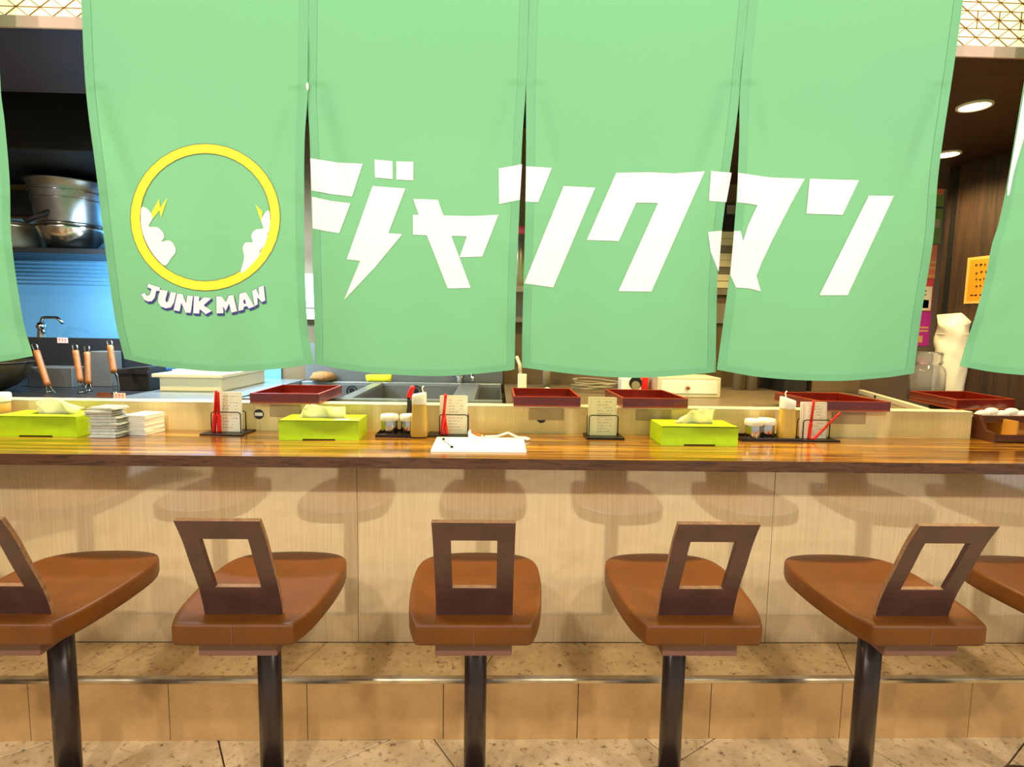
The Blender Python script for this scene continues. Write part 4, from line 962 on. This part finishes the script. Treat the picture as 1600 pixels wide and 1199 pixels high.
# right: brown bench and small things
b = nb(); box(b, .05, 2.05, 2.42, 3.46, 0, ZK); simple('prep_bench', 'grey brown prep bench behind the trays at the right', 'bench', b, 'grey_brown_top', (1.0, 2.9, 0), bevel=.004)
for k, (px, lb) in enumerate(((824, 'white adapter box hanging beside the second tray'),)):
    p, q_ = at(809, 606, 2.95), at(823, 585, 2.95)
    t = thing('adapter_box', (p.x, 2.95, ZK), 'white adapter box standing beside the second dark red tray', 'adapter')
    b = nb(); box(b, p.x, q_.x, 2.95, 2.98, ZK+.001, q_.z); finish('adapter_case', b, 'white_plastic', t, bevel=.003)
    b = nb(); tube(b, [((p.x+q_.x)/2-.01, 2.965, q_.z), ((p.x+q_.x)/2-.014, 2.965, q_.z+.05), ((p.x+q_.x)/2-.03, 2.99, q_.z+.09)], .009, 8); finish('adapter_plug', b, 'cream_plastic', t, True)
q = at(855, 606, 3.0); b = nb(); lathe(b, (q.x, 3.0, ZK+.0005), [(.018, 0), (.02, .01), (.016, .026), (.0, .032)], 16, False); simple('bottle_cap', 'small white round cap on the prep bench behind the second tray', 'cap', b, 'white_plastic', (q.x, 3.0, ZK), smooth=True)
q = at(854, 583, 3.3); b = nb(); lathe(b, (q.x, 3.3, ZK), [(.022, 0), (.022, .20)], 14); simple('short_pipe', 'short beige pipe rising from the bench behind the second tray', 'pipe', b, 'pipe_grey', (q.x, 3.3, ZK), smooth=True)
b = nb(); pts = []
for k in range(70):
    a = k*.42; r_ = .085+.012*math.sin(k*1.3); q = at(930, 596, 3.1); pts.append((q.x+r_*1.5*math.cos(a), 3.1+r_*math.sin(a), ZK+.006+k*.0006+.012*(1+math.sin(a*.5))))
tube(b, pts, .004, 6); simple('cable_coil', 'coiled pale cable lying on the prep bench below the curtain', 'cable', b, 'pipe_grey', (q.x, 3.1, ZK), smooth=True)
p, q_ = at(971, 612, 2.95), at(1003, 592, 2.95)
t = thing('tape_dispenser', ((p.x+q_.x)/2, 2.99, ZK), 'white dispenser with a round black opening left of the drawer box', 'dispenser')
b = nb(); box(b, p.x, q_.x, 2.95, 3.05, ZK+.0005, q_.z); finish('dispenser_case', b, 'white_plastic', t, bevel=.008)
cc = ((p.x+q_.x)/2+.02, (p.z+q_.z)/2+.012)
b = nb(); disc(b, cc, .034, 2.947, 2.95); finish('opening_ring', b, 'black', t)
b = nb(); disc(b, (cc[0], cc[1]-.012), .022, 2.942, 2.9475); finish('paper_roll', b, 'pipe_grey', t)
p, q_ = at(1004, 612, 2.97), at(1014, 590, 2.97); kbox('red_box', 'narrow red box between the dispenser and the drawer box', 'box', p.x, q_.x, 2.98, 3.04, ZK+.0005, q_.z, 'red_plastic')
p, q_ = at(1027, 620, 2.88), at(1127, 591, 2.88)
t = thing('drawer_box', ((p.x+q_.x)/2, 2.95, ZK), 'white wooden box with one drawer and a brass knob', 'drawer box')
zz0 = p.z if p.z > ZK else ZK+.0005
b = nb(); box(b, p.x, q_.x, 2.882, 3.10, ZK+.0005, q_.z); finish('box_body', b, 'cream_plastic', t, bevel=.003)
b = nb(); box(b, p.x+.02, q_.x-.018, 2.878, 2.884, ZK+.02, q_.z-.016); dr = finish('drawer_front', b, 'white_plastic', t, bevel=.002)
b = nb(); xm = (p.x+q_.x)/2-.01; tube(b, [(xm, 2.88, (ZK+q_.z)/2), (xm, 2.868, (ZK+q_.z)/2), (xm, 2.862, (ZK+q_.z)/2)], .009, 12); finish('drawer_knob', b, 'handle_wood', dr, True)
for px, r_, lb in ((1152, .028, 'upright grey pipe beside the white drawer box'), (1174, .034, 'thicker upright grey pipe with a collar right of the drawer box')):
    q = at(px, 600, 3.3); t = thing('upright_pipe', (q.x, 3.3, ZK), lb, 'pipe', 'upright kitchen pipes')
    b = nb(); lathe(b, (q.x, 3.3, ZK), [(r_, 0), (r_, .9)], 16); finish('pipe_tube', b, 'pipe_grey', t, True)
    b = nb(); lathe(b, (q.x, 3.3, ZK+.105), [(r_*1.15, 0), (r_*1.2, .004), (r_*1.2, .05), (r_*1.15, .054)], 16); finish('pipe_collar', b, 'pipe_grey', t, True)
p, q_ = at(1228, 640, 3.2), at(1262, 580, 3.2); kbox('dark_cabinet', 'dark upright cabinet behind the right oil bottle', 'cabinet', p.x-.02, q_.x, 3.2, 3.45, ZK, 1.75, 'near_black')
p, q_ = at(1266, 640, 3.25), at(1320, 580, 3.25); kbox('brown_cabinet', 'brown cabinet behind the fourth dark red tray', 'cabinet', p.x, q_.x+.1, 3.25, 3.45, ZK, 1.70, 'brown_wall')

# clear jar and roll of bags
q = atz(1448, 617, 1.10)
q = at(1446, 618, 2.62); zj = ZP+.006
t = thing('plastic_jar', (at(1448, 600, 2.86).x, 2.86, ZK), 'clear plastic jar with a wide ribbed neck beside the bag roll', 'jar')
jx, jy = at(1448, 600, 2.86).x, 2.86; ztop = at(1448, 550, 2.86).z; hj = ztop-ZK
b = nb(); lathe(b, (jx, jy, ZK), [(.072, .0), (.08, .006), (.08, hj-.11), (.074, hj-.085), (.058, hj-.068), (.056, hj-.062), (.062, hj-.058), (.062, hj-.04), (.057, hj-.036), (.061, hj-.03), (.061, hj-.006), (.055, hj), (.052, hj-.004), (.052, hj-.064), (.070, hj-.088), (.076, hj-.11), (.076, .01), (0, .008)], 32, False); finish('jar_body', b, 'clear_plastic', t, True)
cx = at(1486, 560, 2.93).x; z0_, z1_ = ZK, at(1484, 498, 2.93).z
t = thing('bag_roll', (cx, 2.93, ZK), 'tall cream roll of plastic bags with crumpled top behind the tray', 'bag roll')
b = nb(); n = 28; R_ = []
for j in range(22):
    v = j/21; z = z0_+(z1_-z0_)*v; ring = []
    for i in range(n):
        a = 2*math.pi*i/n; r_ = .071+.003*math.sin(3*a+v*9)+.002*math.sin(7*a-v*14)+.004*math.sin(v*21+2*a)*(v > .6)
        zz = z+(.030*math.sin(a+.6)+.012*math.sin(3*a+1))*(v**6)
        ring.append(b.verts.new((cx+r_*math.cos(a)-.006*v, 2.93+r_*math.sin(a), zz)))
    R_.append(ring)
for A, B in zip(R_, R_[1:]):
    for i in range(n): b.faces.new((A[i], A[(i+1) % n], B[(i+1) % n], B[i]))
b.faces.new(R_[0][::-1]); cv = b.verts.new((cx+.02, 2.93, z1_+.03))
for i in range(n): b.faces.new((R_[-1][i], R_[-1][(i+1) % n], cv))
finish('bag_body', b, 'bag_film', t, True)
b = nb(); zz = at(1484, 523, 2.93).z; lathe(b, (cx, 2.93, zz), [(.073, 0), (.076, .003), (.073, .006)], 28, False); finish('wrap_seam', b, 'bag_film', t, True)

# posters on the back wall, notice on the wooden wall
def poster(px0, px1, py0, py1, m, lb, marks):
    Y_ = YBACK-.002; p, q_ = at(px0, py1, Y_), at(px1, py0, Y_)
    t = thing('wall_poster', (p.x, Y_, p.z), lb, 'poster', 'posters on the kitchen back wall')
    b = nb(); box(b, p.x, q_.x, Y_-.001, Y_+.0015, p.z, q_.z); finish('poster_sheet', b, m, t)
    w, h_ = q_.x-p.x, q_.z-p.z
    for (u0, u1, v0, v1, mm) in marks:
        b = nb(); box(b, p.x+w*u0, p.x+w*u1, Y_-.002, Y_-.001, p.z+h_*v0, p.z+h_*v1); finish('printed_block', b, mm, t)
poster(1425, 1479, 268, 380, 'poster_green', 'tall green poster strip high on the back wall beside the curtain', [(.55, .95, .68, .80, 'poster_orange'), (.4, 1, .49, .51, 'near_black'), (.5, .92, .22, .34, 'beige_plate')])
poster(1415, 1465, 383, 435, 'poster_orange', 'orange poster below the green one beside the curtain', [(.3, 1, .46, .53, 'notice_edge'), (.3, 1, .30, .35, 'notice_edge'), (.3, 1, .06, .11, 'notice_edge')])
poster(1405, 1459, 437, 486, 'poster_red', 'red and white poster below the orange one', [(.2, .97, .03, .78, 'card_cream'), (.45, .9, .1, .36, 'ink_red'), (.5, .8, .62, .66, 'ink'), (.5, .8, .5, .53, 'ink')])
poster(1398, 1455, 488, 540, 'poster_magenta', 'magenta poster lowest beside the curtain', [(.5, .95, .42, .47, 'notice_edge'), (.5, .95, .52, .57, 'notice_edge'), (.55, .8, .1, .3, 'notice_edge')])
def wp(s, off, z): return (wa.x+dw.x*s-nw.x*off+.003, wa.y+dw.y*s-nw.y*off, z)
if nw.x < 0: nw = -nw
def wallq(bm, s0_, s1_, z0_, z1_, o0, o1):
    prism(bm, [(s0_, z0_), (s1_, z0_), (s1_, z1_), (s0_, z1_)], lambda p: wp(p[0], o0, p[1]), lambda p: wp(p[0], o1, p[1]))
b = nb(); wallq(b, .038, .066, 1.1, ZSOF-.004, -.001, .002); finish('gap_shade_strip', b, 'black', wr)  # raised black strip painting the shade of a recessed gap
t = thing('wall_notice', wp(.25, .002, 1.596), 'orange paper notice with dark writing on the wooden wall', 'notice')
b = nb(); wallq(b, .150, .38, 1.594, 1.832, .0005, .002); finish('notice_sheet', b, 'notice_edge', t)
b = nb(); wallq(b, .163, .367, 1.608, 1.818, .002, .0025); finish('notice_print', b, 'notice_orange', t)
rnd = random.Random(5); b = nb()
for k, z in enumerate((1.785, 1.748, 1.712, 1.678)):
    s = .19+.004*k
    while s < .35:
        w = rnd.uniform(.008, .016); z2 = z+rnd.uniform(-.004, .004)
        wallq(b, s, s+w, z2, z2+rnd.uniform(.003, .006), .0025, .003); wallq(b, s+w*.3, s+w*.55, z2-.007, z2+.009, .0025, .003); s += w+.008
for s in (.18, .20, .225, .25, .28, .31): wallq(b, s, s+.014, 1.632, 1.640, .0025, .003)
o = finish('written_characters', b, 'near_black', t); o['kind'] = 'stuff'

# what shows through the slits of the curtain
p, q_ = at(425, 490, 3.42), at(700, 490, 3.42)
t = thing('fluorescent_tube', ((p.x+q_.x)/2, 3.42, p.z-.02), 'lit fluorescent tube on the back wall glimpsed through the left curtain slit', 'lamp')
b = nb(); tube(b, [(p.x, 3.42, p.z), (q_.x, 3.42, p.z)], .016, 12); finish('glass_tube', b, 'tube_glass', t, True)
b = nb(); box(b, p.x-.02, q_.x+.02, 3.43, 3.498, p.z-.03, p.z+.03); finish('tube_housing', b, 'white_plastic', t)
p, q_ = at(440, 480, 3.49), at(600, 430, 3.49)
kbox('white_wall_panel', 'pale panel on the back wall above the fluorescent tube', 'panel', p.x, q_.x, 3.487, 3.499, p.z, q_.z, 'white_plastic', .001)
p, q_ = at(700, 450, 3.2), at(960, 437, 3.2)
kbox('wall_shelf', 'pale shelf on the back wall glimpsed through the middle slit', 'shelf', p.x, q_.x, 3.2, 3.498, p.z-.015, p.z+.02, 'grey_wall')
zsh = p.z+.02
q = at(816, 362, 3.35); lathe_b = nb(); lathe(lathe_b, (q.x, 3.35, zsh), [(.05, 0), (.055, .01), (.055, q.z-zsh-.02), (.05, q.z-zsh-.015)], 20)
t = thing('pink_lid_jar', (q.x, 3.35, zsh), 'jar with a pink lid on the shelf glimpsed through the middle slit', 'jar')
finish('jar_body', lathe_b, 'alu', t, True); b = nb(); lathe(b, (q.x, 3.35, q.z-.02), [(.058, 0), (.058, .04), (.05, .045)], 20); finish('jar_lid', b, 'pink_plastic', t, True)
p, q_ = at(760, 503, 3.4), at(880, 452, 3.4)
kbox('grey_wall_unit', 'grey unit hanging below the shelf glimpsed through the middle slit', 'cabinet', p.x, q_.x, 3.40, 3.498, p.z, q_.z-.02, 'grey_wall')
p, q_ = at(1090, 460, 3.47), at(1190, 362, 3.47)
zt = q_.z
for k in range(9):
    z0_ = p.z+(q_.z-p.z)*k/9; z1_ = p.z+(q_.z-p.z)*(k+.93)/9
    kbox('order_slip', 'pale paper slip, %s from the bottom of the block seen through the right slit' % ['first', 'second', 'third', 'fourth', 'fifth', 'sixth', 'seventh', 'eighth', 'ninth'][k], 'paper', p.x, q_.x, 3.482+.004*(k % 2), 3.499, z0_, z1_, 'card_cream' if k % 3 else 'grey_wall', .001, 'paper slips seen through the slit')
p, q_ = at(1132, 358, 3.46), at(1152, 318, 3.46)
t = thing('wall_phone', ((p.x+q_.x)/2, 3.48, p.z), 'dark wall phone above the paper slips glimpsed through the right slit', 'phone')
b = nb(); box(b, p.x, q_.x, 3.465, 3.499, p.z, q_.z); finish('phone_body', b, 'near_black', t, bevel=.004)
b = nb(); box(b, p.x+.01, q_.x-.01, 3.462, 3.466, p.z+.09, q_.z-.01); finish('phone_screen', b, 'grey_wall', t)
p, q_ = at(1100, 505, 3.47), at(1170, 475, 3.47)
kbox('switch_panel', 'pale switch panel below the paper slips', 'switch', p.x, q_.x, 3.48, 3.499, p.z, q_.z, 'grey_wall', .002)
